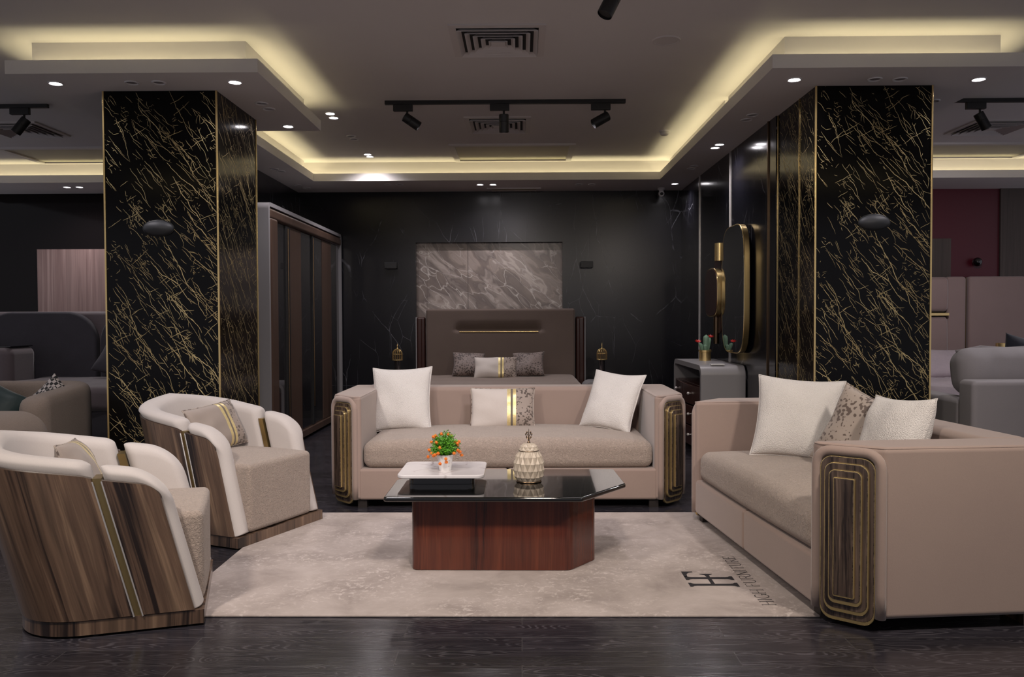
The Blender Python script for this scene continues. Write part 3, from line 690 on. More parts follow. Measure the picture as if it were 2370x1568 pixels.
# ------------------------------------------------------------------ sofas
def sofa(hi, loc, rz, label, foot_label=None):
    """hi = half the inner seat width; front faces -y; splayed arm ends carry nested wood and brass panels"""
    t = thing('sofa', label, 'sofa', loc, rz, 'matching beige velvet sofas'); D, H = .475, .735; c = .19; ho = hi+.03+c
    for s in (-1, 1):
        poly = [(hi, D), (hi, -D), (hi+.045, -D), (ho, -D+c+.01), (ho, D)]
        m = MB(); m.prism(fillet([(s*x, y) for x, y in poly], [0, .026, .04, .03, .03], 4), .055, H, .024, 5); arm = m.build('arm', VELVET, t, smooth=60)
        fp = fillet([(s*x, y) for x, y in poly], [0, .026, .04, .03, .03], 4); cx_ = sum(p[0] for p in fp)/len(fp); cy_ = sum(p[1] for p in fp)/len(fp)
        wx, wy = max(abs(p[0]-cx_) for p in fp), max(abs(p[1]-cy_) for p in fp)
        m = MB(); m.tube([(cx_+(p[0]-cx_)*(1-.0072/wx), cy_+(p[1]-cy_)*(1-.0072/wy), H-.0068) for p in fp], .0022, 6, closed=True); m.build('seam', VELVET, arm, smooth=180)
        # frame of the splayed face
        p0, p1 = Vector((s*(hi+.035), -D, 0)), Vector((s*ho, -D+c, 0)); u = (p1-p0).normalized(); nrm = Vector((s*u.y*-1 if 0 else 0, 0, 0))
        nrm = Vector((u.y, -u.x, 0)) if s > 0 else Vector((-u.y, u.x, 0))
        L = (p1-p0).length; ctr = (p0+p1)/2
        MX = Matrix(((u.x, nrm.x, 0, ctr.x), (u.y, nrm.y, 0, ctr.y), (0, 0, 1, 0), (0, 0, 0, 1)))
        a = L/2-.008; top = H-.028; r = .06; path = [(-a, 0, .06)]+[(-a, 0, .06+(top-r-.06)*k/6) for k in range(1, 7)]
        path += [(-a+r-r*cos(q), 0, top-r+r*sin(q)) for q in [pi/2*k/6 for k in range(1, 7)]]
        path += [(a-r+r*sin(q), 0, top-r+r*cos(q)) for q in [pi/2*k/6 for k in range(0, 7)]]
        path += [(a, 0, top-r-(top-r-.06)*k/6) for k in range(1, 7)]
        m = MB(); m.M = MX; m.tube(path, .021, 10); m.build('arm_border', VELVET, t, smooth=180)
        # nested plates: wide brass plate, then walnut plate on it, four times
        W0, z0, z1 = 2*a-.034, .022, top-.020
        tr = None
        def plate(w, za, zb, y0, y1, r, mat, nm, par):
            m = MB(); m.M = MX @ Matrix.Rotation(pi/2, 4, 'X')      # plan (x, y) -> (x, z), height -> -y
            m.M = MX @ Matrix(((1, 0, 0, 0), (0, 0, 1, 0), (0, 1, 0, 0), (0, 0, 0, 1)))
            m.prism(fillet([(-w/2, za), (w/2, za), (w/2, zb), (-w/2, zb)], r, 6), y0, y1, min(.003, (y1-y0)*.45), 2)
            return m.build(nm, mat, par)
        k_ = [(W0, z0, z1, .05), (W0-.042, z0+.040, z1-.024, .040), (W0-.086, z0+.078, z1-.050, .026), (W0-.132, z0+.110, z1-.078, .006)]
        y = 0.0
        for q, (w, za, zb, r) in enumerate(k_):
            if q < 3 or True:
                pl = plate(w, za, zb, y-.002, y+.013, r, GOLD, 'brass_plate' if q else 'arm_panel', t if q == 0 else tr)
                if q == 0: tr = pl
            plate(w-.008, za+(.014 if q < 3 else .006), zb-.003, y+.010, y+.0155, max(r-.004, .002), WALNUT_DARK, 'walnut_plate', tr); y += .0150
    RB(-hi-.02, hi+.02, D-.215, D, .055, H, .035, 5).build('backrest', VELVET, t, smooth=60)
    m = MB(); m.tube([(-hi, D-.2, H-.010), (hi, D-.2, H-.010)], .0022, 6); m.build('backrest_seam', VELVET, t)
    for s in (-1, 1):
        m = MB(); m.rbox((s*(hi+.02)/2, -.12, .158), ((hi+.02)-.0035, .71, .205), .018, 3); m.build('base_panel', VELVET, t, smooth=60)
    def fn(x, y, z, u, v, q):
        if q > 0: z += .045*max(0, 1-u*u)**.7*(1-.35*v*v)*q
        y -= .012*(1-u*u)*(v < 0)*(-v)
        return (x, y, z)
    m = MB(); m.rbox((0, -.10, .345), (2*hi-.008, .73, .175), .06, 7, (24, 10, 3), fn); m.build('seat_cushion', SEATF, t, smooth=180)
    for sx in (-1, 1):
        B(sx*(hi+.0)-.03, sx*(hi+.0)+.03, -D+.03, -D+.09, 0, .058).build('leg', FOOT, t)
        B(sx*(ho-.12)-.07, sx*(ho-.12)+.07, D-.14, D-.03, 0, .058).build('leg', WALNUT, t)
    return t
SX, SY = -.090, 5.795
sofa(.955, (SX, SY, 0), 0, 'long beige velvet sofa facing the camera behind the coffee table')
S2C, S2R = (1.60, 4.215), R(-84.6)
sofa(.775, (*S2C, 0), S2R, 'shorter beige velvet sofa seen from its side on the right of the rug')
cushion('cushion', .44, .47, .17, BOUCLE, (-.865, 5.93, .655), R(-6), R(-14), R(-2), 'white boucle cushion against the left arm of the long sofa', 'white boucle cushions', seed=1, piping=BOUCLE)
cushion('cushion', .42, .45, .16, BOUCLE, (.650, 5.87, .645), R(-36), R(-27), R(4), 'white boucle cushion tilted against the right arm of the long sofa', 'white boucle cushions', seed=2, piping=BOUCLE)
cushion('lumbar_cushion', .465, .30, .12, LUMBAR, (-.135, 5.90, .590), R(0), R(-16), 0, 'pale and speckled lumbar cushion with two gold stripes in the middle of the long sofa', 'gold striped lumbar cushions', seed=3, bow=.05, piping=SPECK)
def s2(x, y, z):
    v = Matrix.Rotation(S2R, 3, 'Z') @ Vector((x, y, 0)); return (S2C[0]+v.x, S2C[1]+v.y, z)
cushion('cushion', .47, .47, .17, BOUCLE, (1.545, 4.60, .675), R(-26), R(-18), R(3), 'large white boucle cushion at the far end of the right sofa', 'white boucle cushions', seed=4, piping=BOUCLE)
cushion('cushion', .43, .43, .15, SPECK, (1.70, 4.13, .645), S2R+R(26), R(-20), R(17), 'speckled taupe cushion between the two white cushions on the right sofa', seed=5, piping=SPECK)
cushion('cushion', .41, .43, .19, BOUCLE, (1.735, 3.84, .665), S2R+R(8), R(-20), R(-3), 'white boucle cushion leaning by the near arm of the right sofa', 'white boucle cushions', seed=6, bow=.10, piping=BOUCLE)

# ------------------------------------------------------------------ barrel armchairs
def armchair(loc, rz, label):
    t = thing('armchair', label, 'armchair', (*loc, 0), rz, 'walnut backed barrel armchairs')
    a, yf, yc, b = .3675, -.36, .05, .315
    # plan path of the outer face from the front right round the back to the front left, resampled evenly
    raw = [(a, yf+(yc-yf)*k/40) for k in range(40)]
    for k in range(121):
        th = pi*k/120; e = .80; cx, sx = cos(th), sin(th)
        raw.append((a*math.copysign(abs(cx)**e, cx), yc+b*abs(sx)**e))
    raw += [(-a, yc-(yc-yf)*k/40) for k in range(1, 41)]
    cum = [0]
    for i in range(1, len(raw)): cum.append(cum[-1]+math.dist(raw[i], raw[i-1]))
    Ltot = cum[-1]
    def at(s):
        s = max(0, min(Ltot, s)); i = 0
        lo, hi = 0, len(cum)-1
        while hi-lo > 1:
            md = (lo+hi)//2
            if cum[md] <= s: lo = md
            else: hi = md
        f = (s-cum[lo])/max(1e-9, cum[hi]-cum[lo]); p = Vector(raw[lo]).lerp(Vector(raw[hi]), f); return p
    def fr(s):
        p = at(s); d = (at(s+.012)-at(s-.012)).normalized(); return p, Vector((-d.y, d.x))   # inward normal
    K, ZP = .26, .066
    def sh(x, y, z): return (x, y+K*max(0, z-ZP), z)
    half = Ltot/2
    def hp(s):      # top of the padding
        q = min(s, Ltot-s)/half; return .632+.05*min(1, q/.3)+.105*max(0, (q-.25)/.75)**1.0*(1.25-.25*q)
    sp, gap = .245, .017
    secs = [(0, sp-gap, 'f'), (sp+gap, Ltot-sp-gap, 'b'), (Ltot-sp+gap, Ltot, 'e')]
    for s0, s1, kind in secs:
        # walnut outer panel
        ns = 60 if kind == 'b' else 14; w0, w1 = s0, s1; rc = .05
        if kind == 'f': w0 += .035
        if kind == 'e': w1 -= .035
        m = MB(); S_ = []
        free = {'f': (1, 0), 'e': (0, 1), 'b': (0, 0)}[kind]
        for k in range(ns+1):
            S_.append(w0+(w1-w0)*k/ns)
        if free[0]: S_ = [w0+rc*(1-cos(pi/2*k/8)) for k in range(8)]+[s for s in S_ if s > w0+rc]
        if free[1]: S_ = [s for s in S_ if s < w1-rc]+[w1-rc*(1-cos(pi/2*k/8)) for k in range(7, -1, -1)]
        def top(s):
            h = hp(s)-.056
            if free[0] and s < w0+rc: d = rc-(s-w0); h -= rc-sqrt(max(0, rc*rc-d*d))
            if free[1] and s > w1-rc: d = rc-(w1-s); h -= rc-sqrt(max(0, rc*rc-d*d))
            return h
        rows_o, rows_i = [], []
        nz = 10
        for s in S_:
            p, n = fr(s); h = top(s); fl = .010
            def pt(o, z): return sh(p.x+n.x*o, p.y+n.y*o, z)
            rows_o.append([pt(.0, ZP+.004+(h-ZP-.004)*j/nz) for j in range(nz+1)]); rows_i.append([pt(.018, ZP+.004+(h-ZP-.004)*j/nz) for j in range(nz+1)])
        uvf = lambda i, j: (S_[min(i, len(S_)-1)]+loc[0], (ZP+.6*j/nz))
        Vo = m.grid(rows_o, uv=uvf); Vi = m.grid(rows_i, uv=uvf)
        for i in range(len(S_)-1):
            for V0, V1, j in ((Vo, Vi, nz), (Vo, Vi, 0)): m.face([V0[i][j], V0[i+1][j], V1[i+1][j], V1[i][j]])
        for i in (0, -1):
            for j in range(nz): m.face([Vo[i][j], Vo[i][j+1], Vi[i][j+1], Vi[i][j]])
        m.build('back_panel' if kind == 'b' else 'side_panel', WALNUT, t, smooth=50)
        # dark bronze edge of the walnut panel along the top
        m = MB(); m.tube([Vector(rows_o[i][nz])*.5+Vector(rows_i[i][nz])*.5 for i in range(len(S_))], .0042, 6); m.build('edge_trim', EDGE, t)
        # padding: closed section swept along the path, closing in at the ends
        m = MB(); nsec = 28; Th = .100; rt = .05; re = .045; rf = .13; rows = []
        n_s = 70 if kind == 'b' else 26
        SS = [s0+re*(1-cos(pi/2*k/7)) for k in range(7)]+[s0+re+(s1-s0-2*re)*k/n_s for k in range(n_s+1)]+[s1-re*(1-cos(pi/2*k/7)) for k in range(6, -1, -1)]
        for s in SS:
            p, n = fr(s); e = min(s-s0, s1-s); f = sqrt(max(0.0, 1-(1-min(1, e/re))**2)); f = max(f, .06)
            h = hp(s); zb = ZP+.006
            ff = (s-s0) if free[0] else ((s1-s) if free[1] else 9)
            if ff < rf: d = rf-ff; h -= rf-sqrt(max(0, rf*rf-d*d))
            if ff >= 9 or ff > re: h -= (.012*(1-f))
            if ff < re: zb += .02*(1-f)
            row = []; mid = .018+Th/2; ht = Th/2*f
            prof = []
            # outer side up, over the rounded top, inner side down
            ztop = h; zs = [zb+(ztop-rt-zb)*j/7 for j in range(8)]
            onset = .0195 if 1 else 0
            for z in zs: prof.append((mid-ht if z > h-.06 else max(mid-ht, onset), z))
            for j in range(1, 9):
                q = pi*j/9; prof.append((mid-ht*cos(q), ztop-rt+rt*sin(q)**.8))
            for z in reversed(zs): prof.append((mid+ht, z))
            for j in range(1, 3): prof.append((mid+ht*(1-j), zb-.004))
            # padding rolls over the wood edge at the top
            q2 = []
            for o, z in prof:
                if z > h-.058 and o < mid: o -= .022*f*min(1, (z-(h-.058))/.022)
                q2.append(sh(p.x+n.x*o, p.y+n.y*o, z))
            rows.append(q2)
        V = m.grid(rows, cv=True, uv=lambda i, j: (i*.02, j*.02)); m.face(V[0][::-1]); m.face(V[-1])
        m.build('back_padding' if kind == 'b' else 'arm_padding', CREAM, t, smooth=180)
    # brass strips in the two gaps, with bright edges
    for sc in (sp, Ltot-sp):
        p, n = fr(sc); d = Vector((n.y, -n.x)); h = hp(sc)-.052; m = MB(); rows = []
        for o, w_ in ((.012, gap+.002), (.112, gap+.002)):
            rows.append((o, w_))
        def q(o, w_, z): v = p+n*o+d*w_; return sh(v.x, v.y, z)
        g = gap-.0006
        P8 = [q(.010, -g, ZP), q(.010, g, ZP), q(.110, g, ZP), q(.110, -g, ZP), q(.010, -g, h), q(.010, g, h), q(.110, g, h), q(.110, -g, h)]
        vs = [m.v(x) for x in P8]
        for f in ((0, 1, 2, 3), (4, 5, 6, 7), (0, 1, 5, 4), (1, 2, 6, 5), (2, 3, 7, 6), (3, 0, 4, 7)): m.face([vs[i] for i in f])
        st = m.build('brass_strip', AGED, t, smooth=0)
        m = MB(); m.tube([q(.001, -g, ZP), q(.001, -g, h-.01)], .0036, 6); m.tube([q(.001, g, ZP), q(.001, g, h-.01)], .0036, 6); m.build('bright_edge', CHROME, st)
    # plinth
    out = []
    for k in range(61):
        p, n = fr(Ltot*k/60); out.append((p.x+n.x*.006, p.y+n.y*.006))
    MB().prism(out, .010, ZP, 0).build('plinth', WALNUT, t, smooth=40)
    m = MB()
    for x, y in ((.30, -.30), (-.30, -.30), (.30, .05), (-.30, .05), (0, .3)): m.lathe([(.014, 0), (.014, .011)], 12, (x, y, 0))
    m.build('glide_feet', CHROME, t)
    # seat block
    def fn(x, y, z, u, v, q):
        if q > 0: z += .022*(1-u*u)*(1-v*v)
        return (x*(1+.0*v), y-.004*(1-u*u)*(v < 0), z)
    m = MB(); m.rbox((0, -.045, .258), (.535, .62, .378), .028, 5, (10, 10, 6), fn); m.build('seat', SEATF, t, smooth=180)
    return t
C1, A1 = (-1.746, 3.527), R(108); C2, A2 = (-1.703, 4.832), R(66.2)
armchair(C1, A1, 'nearest barrel armchair with striped walnut back and cream padding at the left edge')
armchair(C2, A2, 'farther barrel armchair with walnut sides facing the coffee table in front of the left pillar')
def ch(C, A, x, y, z): v = Matrix.Rotation(A, 3, 'Z') @ Vector((x, y, 0)); return (C[0]+v.x, C[1]+v.y, z)
cushion('lumbar_cushion', .43, .29, .12, LUMBAR_TAUPE, ch(C2, A2, .02, .16, .592), A2+R(4), R(-24), R(-4), 'gold striped lumbar cushion in the farther armchair', 'gold striped lumbar cushions', seed=8, bow=.05, piping=SPECK)
cushion('lumbar_cushion', .43, .29, .12, LUMBAR_TAUPE, ch(C1, A1, .0, .15, .590), A1+R(2), R(-24), R(4), 'gold striped lumbar cushion showing one corner in the nearest armchair', 'gold striped lumbar cushions', seed=9, bow=.05, piping=SPECK)

# ------------------------------------------------------------------ rug with its printed name
RX0, RX1, RY0, RY1 = -1.51, 1.283, 3.38, 5.18
rug = RB(RX0, RX1, RY0, RY1, 0.0005, .010, .004, 2).build('rug', RUG)
tag(rug, 'pale mottled beige rug under the coffee table with a dark printed monogram', 'rug')
TH = .0108
em = MB()
def eq(x0, x1, y0, y1): em.poly([(x0, y0, TH), (x1, y0, TH), (x1, y1, TH), (x0, y1, TH)])
def serif_bar(y0, y1, xa, xb, w):   # a stem along x with flared ends
    em.poly([(xa, y0-w, TH), (xa+.012, y0-w, TH), (xa+.022, y0-w*.2, TH), (xa+.035, y0, TH), (xb-.035, y0, TH), (xb-.022, y0-w*.2, TH), (xb-.012, y0-w, TH), (xb, y0-w, TH),
             (xb, y1+w, TH), (xb-.012, y1+w, TH), (xb-.022, y1+w*.2, TH), (xb-.035, y1, TH), (xa+.035, y1, TH), (xa+.022, y1+w*.2, TH), (xa+.012, y1+w, TH), (xa, y1+w, TH)])
serif_bar(3.752, 3.780, .772, .999, .014)
serif_bar(3.848, 3.876, .772, .999, .014)
eq(.876, .894, 3.780, 3.848)
em.poly([(.772, 3.880, TH), (.786, 3.880, TH), (.792, 3.925, TH), (.806, 3.944, TH), (.826, 3.952, TH), (.826, 3.962, TH), (.772, 3.962, TH)])
em.poly([(.877, 3.876, TH), (.893, 3.876, TH), (.895, 3.905, TH), (.912, 3.920, TH), (.914, 3.928, TH), (.852, 3.928, TH), (.854, 3.920, TH), (.873, 3.905, TH)])
em.build('printed_monogram', INK, rug, smooth=0)['label'] = 'large dark H and F monogram printed on the rug'
GL = {
 'H': (.80, [('v', .14), ('v', .66), ('h', .14, .66, .5)]),
 'I': (.34, [('v', .17)]),
 'G': (.82, [('arc', .42, .5, .34, .5, 50, 320), ('l', .72, .06, .72, .42, .07), ('h', .52, .82, .42)]),
 'F': (.66, [('v', .14), ('h', .14, .56, .975), ('h', .14, .44, .52), ('l', .56, .97, .56, .84, .035), ('l', .44, .60, .44, .44, .03)]),
 'U': (.80, [('v', .14, .30), ('v', .66, .30), ('arc', .40, .30, .26, .30, 180, 360)]),
 'R': (.74, [('v', .14), ('h', .14, .38, .975), ('h', .14, .38, .50), ('arc', .38, .7375, .22, .2375, -90, 90), ('l', .36, .50, .68, .0, .085)]),
 'N': (.84, [('v', .14), ('v', .68), ('l', .12, 1.0, .70, .0, .085)]),
 'T': (.68, [('v', .34), ('h', .06, .62, .975), ('l', .06, .97, .06, .84, .035), ('l', .62, .97, .62, .84, .035)]),
 'E': (.68, [('v', .14), ('h', .14, .58, .975), ('h', .14, .46, .52), ('h', .14, .60, .025), ('l', .58, .97, .58, .84, .035), ('l', .60, .02, .60, .16, .035), ('l', .46, .60, .46, .44, .03)]),
 ' ': (.42, [])}
def letters(m, text, x_base, y0, hgt, wid):
    """letter tops point to -x, reading direction +y"""
    pen = y0; tot = sum(GL[c][0] for c in text); k = wid/tot
    def P(u, v): return (x_base-v*hgt, pen+u*k, TH)
    def seg(u0, v0, u1, v1, t):
        a, b = Vector((u0*k, v0*hgt)), Vector((u1*k, v1*hgt)); d = (b-a).normalized(); n = Vector((-d.y, d.x))*t*hgt*.5
        q = [a+n, b+n, b-n, a-n]; m.poly([(x_base-p.y, pen+p.x, TH) for p in q])
    for c in text:
        for s in GL[c][1]:
            if s[0] == 'v':
                lo = s[2] if len(s) > 2 else 0.0; seg(s[1], lo, s[1], 1.0, .085)
                seg(s[1]-.10, .985, s[1]+.10, .985, .03)
                if lo == 0: seg(s[1]-.10, .015, s[1]+.10, .015, .03)
            elif s[0] == 'h': seg(s[1], s[3], s[2], s[3], .04)
            elif s[0] == 'l': seg(s[1], s[2], s[3], s[4], s[5])
            else:
                _, cu, cv, ru, rv, a0, a1 = s; N = 14
                for i in range(N):
                    p, q = R(a0+(a1-a0)*i/N), R(a0+(a1-a0)*(i+1)/N); seg(cu+ru*cos(p), cv+rv*sin(p), cu+ru*cos(q), cv+rv*sin(q), .065)
        pen += GL[c][0]*k
m = MB(); letters(m, 'HIGH FURNITURE', 1.091, 3.492, .061, .725)
m.build('printed_lettering', INK, rug, smooth=0)['label'] = 'dark serif words HIGH FURNITURE printed along the rug edge'

# ------------------------------------------------------------------ coffee table
t = thing('coffee_table', 'low coffee table with black glass top and glossy mahogany base on the rug', 'coffee table', (-.08, 4.2, .0105))
def loc_(pts, cx=-.08, cy=4.2): return [(x-cx, y-cy) for x, y in pts]
top = fillet(loc_([(-.655, 3.85), (.285, 3.84), (.53, 4.165), (.515, 4.565), (-.42, 4.575), (-.655, 4.27)]), .018, 4)
MB().prism(top, .366, .3895, .008, 3).build('glass_top', BLACKGLASS, t)
bs = fillet(loc_([(-.54, 3.985), (.235, 3.975), (.372, 4.155), (.372, 4.44), (-.40, 4.44), (-.54, 4.26)]), [.035, .06, .05, .03, .05, .05], 8)
MB().prism(bs, 0, .366, .003, 1).build('base', MAHOGANY, t, smooth=40)
t = thing('serving_stand', 'white marble tray slab on a black plinth on the coffee table', 'tray', (-.408, 4.285, .400))
MB().prism(rrect(.44, .40, .045, 8), .040, .058, .005, 3).build('marble_slab', WMARBLE, t)
MB().prism(rrect(.335, .27, .04, 8), 0, .040, .001, 1).build('plinth', BLACKGLASS, t)
# flower pot
t = thing('potted_flowers', 'small white pot of artificial green sprigs with orange flowers on the marble tray', 'potted plant', (-.395, 4.225, .458))
m = MB(); m.lathe([(.0, 0), (.030, 0), (.031, .003), (.041, .078), (.043, .080), (.043, .083), (.039, .083), (.038, .075), (.0, .072)], 40, cap=False); pot = m.build('pot', WHITEP, t)
m = MB()
for k in range(5):
    a = R(-52); z = .022+k*.008; r_ = .0312+z*.134
    for da in (-.05, .05):
        m.box(0, 0.0001, 0, .001, 0, 0) if 0 else m.tube([(r_*cos(a+da), r_*sin(a+da), z), (r_*cos(a+da+.045), r_*sin(a+da+.045), z+.002)], .0007, 4)
m.build('pot_print', INK, pot)
random.seed(11); m = MB(); tips = []
for k in range(210):
    th = random.uniform(0, 2*pi); ph = math.acos(random.uniform(-.28, 1)); rr = random.uniform(.55, 1)**.6*(.070+.012*random.random())
    base = Vector((random.uniform(-.02, .02), random.uniform(-.02, .02), .078)); d = Vector((sin(ph)*cos(th), sin(ph)*sin(th)*.95, cos(ph)*1.12))
    tip = Vector((0, 0, .115))+d*rr
    if tip.z < .078 and tip.xy.length < .055: continue
    m.tube([base, base.lerp(tip, .6)+Vector((0, 0, .006)), tip], .0009, 4); tips.append(tip)
    ax = (tip-base).normalized()
    for q in range(11):
        f = .45+.06*q; c = base.lerp(tip, min(f, 1.04)); a = q*2.4+k
        s1 = ax.orthogonal().normalized(); s2_ = ax.cross(s1); o = (s1*cos(a)+s2_*sin(a)); L = .0135*(1-.3*(q/11))
        e = c+o*L+ax*L*.8; sd = ax.cross(o)*.0030; md = c+(e-c)*.5
        m.face([m.v(c), m.v(md+sd), m.v(e), m.v(md-sd)])
m.build('foliage', LEAF, t, smooth=0)
fl = [(-.088, .0, .070), (-.066, -.03, .093), (-.080, -.02, .108), (-.070, .0, .146), (-.058, -.02, .176), (-.048, .0, .178), (-.018, 0, .188), (.018, .0, .186), (-.040, -.045, .150),
      (-.045, -.055, .088), (-.055, -.045, .082), (-.030, -.065, .098), (.055, -.01, .146), (.066, -.02, .142), (.072, .0, .148), (.068, -.03, .108), (.078, -.02, .098), (.050, -.045, .095), (.010, -.07, .070), (-.020, -.065, .045),
      (.012, -.058, .052), (.086, 0, .078), (-.02, -.07, .128), (.03, .05, .17), (-.05, .06, .13), (.06, .05, .12)]
for x, y, z in fl:
    m = MB(); m.ball((x, y, z), .0080, 8, 6)
    for k in range(26):
        a, p = random.uniform(0, 2*pi), math.acos(random.uniform(-1, 1)); d = Vector((sin(p)*cos(a), sin(p)*sin(a), cos(p))); c = Vector((x, y, z)); o = d.orthogonal().normalized()*.0016
        m.face([m.v(c+d*.006+o), m.v(c+d*.006-o), m.v(c+d*.0120)])
    m.build('flower', ORANGE, t, smooth=0)
# faceted jar
t = thing('lidded_jar', 'pearl coloured faceted jar with lid and bronze finial on the black table top', 'jar', (.038, 4.225, .400))
def facet(prof, n, amp, z_sh=0.0):
    rows = []
    for i, (r, z) in enumerate(prof):
        row = []
        for j in range(2*n):
            k = (i+j) % 2; rr = r+(amp if k else -amp)*(1 if 0 < i < len(prof)-1 else .15)
            row.append((rr*cos(pi*j/n), rr*sin(pi*j/n), z+(z_sh if (j % 2) else -z_sh)*(1 if 0 < i < len(prof)-1 else 0)))
        rows.append(row)
    return rows
def fgrid(rows):
    m = MB(); V = [[m.v(p) for p in r] for r in rows]; n = len(rows[0])
    for i in range(len(rows)-1):
        for j in range(n):
            b = (j+1) % n; q = [V[i][j], V[i][b], V[i+1][b], V[i+1][j]]
            if (i+j) % 2: m.face([q[0], q[1], q[3]]); m.face([q[1], q[2], q[3]])
            else: m.face([q[0], q[1], q[2]]); m.face([q[0], q[2], q[3]])
    m.face(V[0][::-1]); m.face(V[-1]); return m
prof = [(.060, .006), (.0735, .028), (.0785, .062), (.0765, .098), (.066, .132), (.050, .160)]
fgrid(facet(prof, 15, .0040)).build('body', VASEM, t, smooth=0)
m = MB(); m.lathe([(.058, 0), (.066, .003), (.064, .008)], 40); m.build('foot_ring', BRONZE, t)
lid = fgrid(facet([(.052, .162), (.049, .168), (.043, .182), (.031, .194), (.012, .199)], 11, .0022)).build('lid', VASEM, t, smooth=0)
m = MB(); m.tube([(.0512*cos(2*pi*k/40), .0512*sin(2*pi*k/40), .1612) for k in range(40)], .0018, 6, closed=True); m.build('lid_rim', BRONZE, lid)
m = MB(); m.M = Matrix.Translation((0, 0, .0105)); m.lathe([(.012, .187), (.009, .190), (.005, .196), (.0035, .205), (.004, .212)], 14); m.tube([(0, 0, .205), (0, 0, .235), (0, 0, .262)], [.0036, .0024, .0008], 8)
for sx in (-1, 1):
    for z0, L, up in ((.207, .014, .012), (.213, .018, .022), (.224, .012, .020)):
        pth = [(sx*L*(k/8)**.8, 0, z0+up*(k/8)**1.5) for k in range(9)]; e = pth[-1]
        pth += [(e[0]-sx*.003*(1-cos(q)), 0, e[2]+.003*sin(q)+.0) for q in [pi*.35*k for k in range(1, 5)]]
        m.tube(pth, .0019, 6); m.ball((e[0]-sx*.002, 0, e[2]), .0036, 8, 6)
m.build('finial', BRONZE, lid)

# ------------------------------------------------------------------ bedroom end
t = thing('bed', 'wide bed with tall brown fabric headboard below the marble panel', 'bed', (-.25, 9.95, 0))
def fn(x, y, z, u, v, q):
    if v < 0:
        gx = max(0, min(1, (.56-abs(x+.02))/.10)); gx = gx*gx*(3-2*gx); zz = z+.675; d = zz-1.08
        g = 1/(1+math.exp(-(d+.004)/.006)) if d < .02 else max(0, 1-(d-.02)/.13)**2
        y += .055*gx*g*(-v)
    return (x, y, z)
m = MB(); m.rbox((0, .06, .675), (1.81, .12, 1.35), .028, 4, (60, 1, 110), fn); hb = m.build('headboard', HEADB, t, smooth=180)
RB(-.50, .46, -.004, .02, 1.066, 1.078, .003, 1).build('brass_bar', GOLD, hb)
for s in (-1, 1):
    m = MB(); x0, x1 = sorted((s*.915, s*1.02)); m.rbox(((x0+x1)/2, .09, .625), (.105, .10, 1.25), .02, 3); m.rbox((s*.945, .045, .62), (.045, .03, 1.23), .012, 2); m.build('side_wing', MAROON_WOOD, t)
    m = MB(); m.rbox((s*1.028, .09, .625), (.012, .11, 1.25), .004, 1); m.build('wing_edge', GREYLAC, t)
def fn(x, y, z, u, v, q):
    if q > 0: z += .012*noise.noise(Vector((x*3, y*3, 0)))
    return (x, y, z)
RB(-.93, .93, -1.90, -.01, .08, .33, .04, 3).build('bed_base', HEADB, t)
m = MB(); m.rbox((0, -.95, .43), (1.80, 1.86, .25), .07, 5, (20, 20, 2), fn); m.build('mattress', BEDF, t, smooth=180)
for x, y in ((-.8, -1.8), (.8, -1.8), (-.8, -.1), (.8, -.1)): B(x-.04, x+.04, y-.04, y+.04, 0, .08).build('leg', FOOT, t)
cushion('cushion', .38, .34, .15, SPECK_DARK, (-.62, 9.66, .69), R(6), R(-38), R(3), 'dark speckled cushion on the bed left of the lumbar cushion', 'bed cushions', seed=12)
cushion('cushion', .38, .34, .15, SPECK_DARK, (.085, 9.66, .69), R(-6), R(-38), R(-3), 'dark speckled cushion on the bed right of the lumbar cushion', 'bed cushions', seed=13)
cushion('lumbar_cushion', .50, .27, .12, LUMBAR, (-.295, 9.42, .665), 0, R(-30), 0, 'gold striped lumbar cushion in front on the bed', 'gold striped lumbar cushions', seed=14, bow=.05)
def waterfall(m, w, d, h, th, r, n=8):
    """inverted U shell: w along x, d along y"""
    o = [(-w/2, 0)]+[(-w/2+r-r*cos(pi/2*k/n), h-r+r*sin(pi/2*k/n)) for k in range(n+1)]+[(w/2-r+r*sin(pi/2*k/n), h-r+r*cos(pi/2*k/n)) for k in range(n+1)]+[(w/2, 0)]
    ri = r-th; i = [(-w/2+th, 0)]+[(-w/2+r-ri*cos(pi/2*k/n), h-r+ri*sin(pi/2*k/n)) for k in range(n+1)]+[(w/2-r+ri*sin(pi/2*k/n), h-r+ri*cos(pi/2*k/n)) for k in range(n+1)]+[(w/2-th, 0)]
    V = [[m.v((x, y, z)) for x, z in L] for L, y in ((o, -d/2), (o, d/2), (i, -d/2), (i, d/2))]; N = len(o)
    for k in range(N-1):
        for a, b in ((0, 1), (3, 2), (2, 0), (1, 3)): m.face([V[a][k], V[a][k+1], V[b][k+1], V[b][k]])
    for k in (0, N-1): m.face([V[0][k], V[1][k], V[3][k], V[2][k]])
    return m
def nightstand(x, y, label):
    t = thing('nightstand', label, 'nightstand', (x, y, 0), group='nightstands by the brown bed')
    waterfall(MB(), .54, .42, .50, .035, .10).build('shell', GREYLAC, t)
    RB(-.225, .225, -.18, .2, .02, .06, .004).build('plinth', MAROON_WOOD, t)
    for z in (.07, .235):
        d = RB(-.228, .228, -.20, .18, z, z+.155, .006).build('drawer', MAROON_WOOD, t)
        m = MB(); m.tube([(0, -.20, z+.078), (0, -.215, z+.078)], .006, 8); m.ball((0, -.222, z+.078), .012, 10, 6); m.build('knob', GOLD, d)
nightstand(.985, 9.62, 'grey rounded nightstand to the right of the brown bed'); nightstand(-1.48, 9.62, 'grey rounded nightstand to the left of the brown bed')
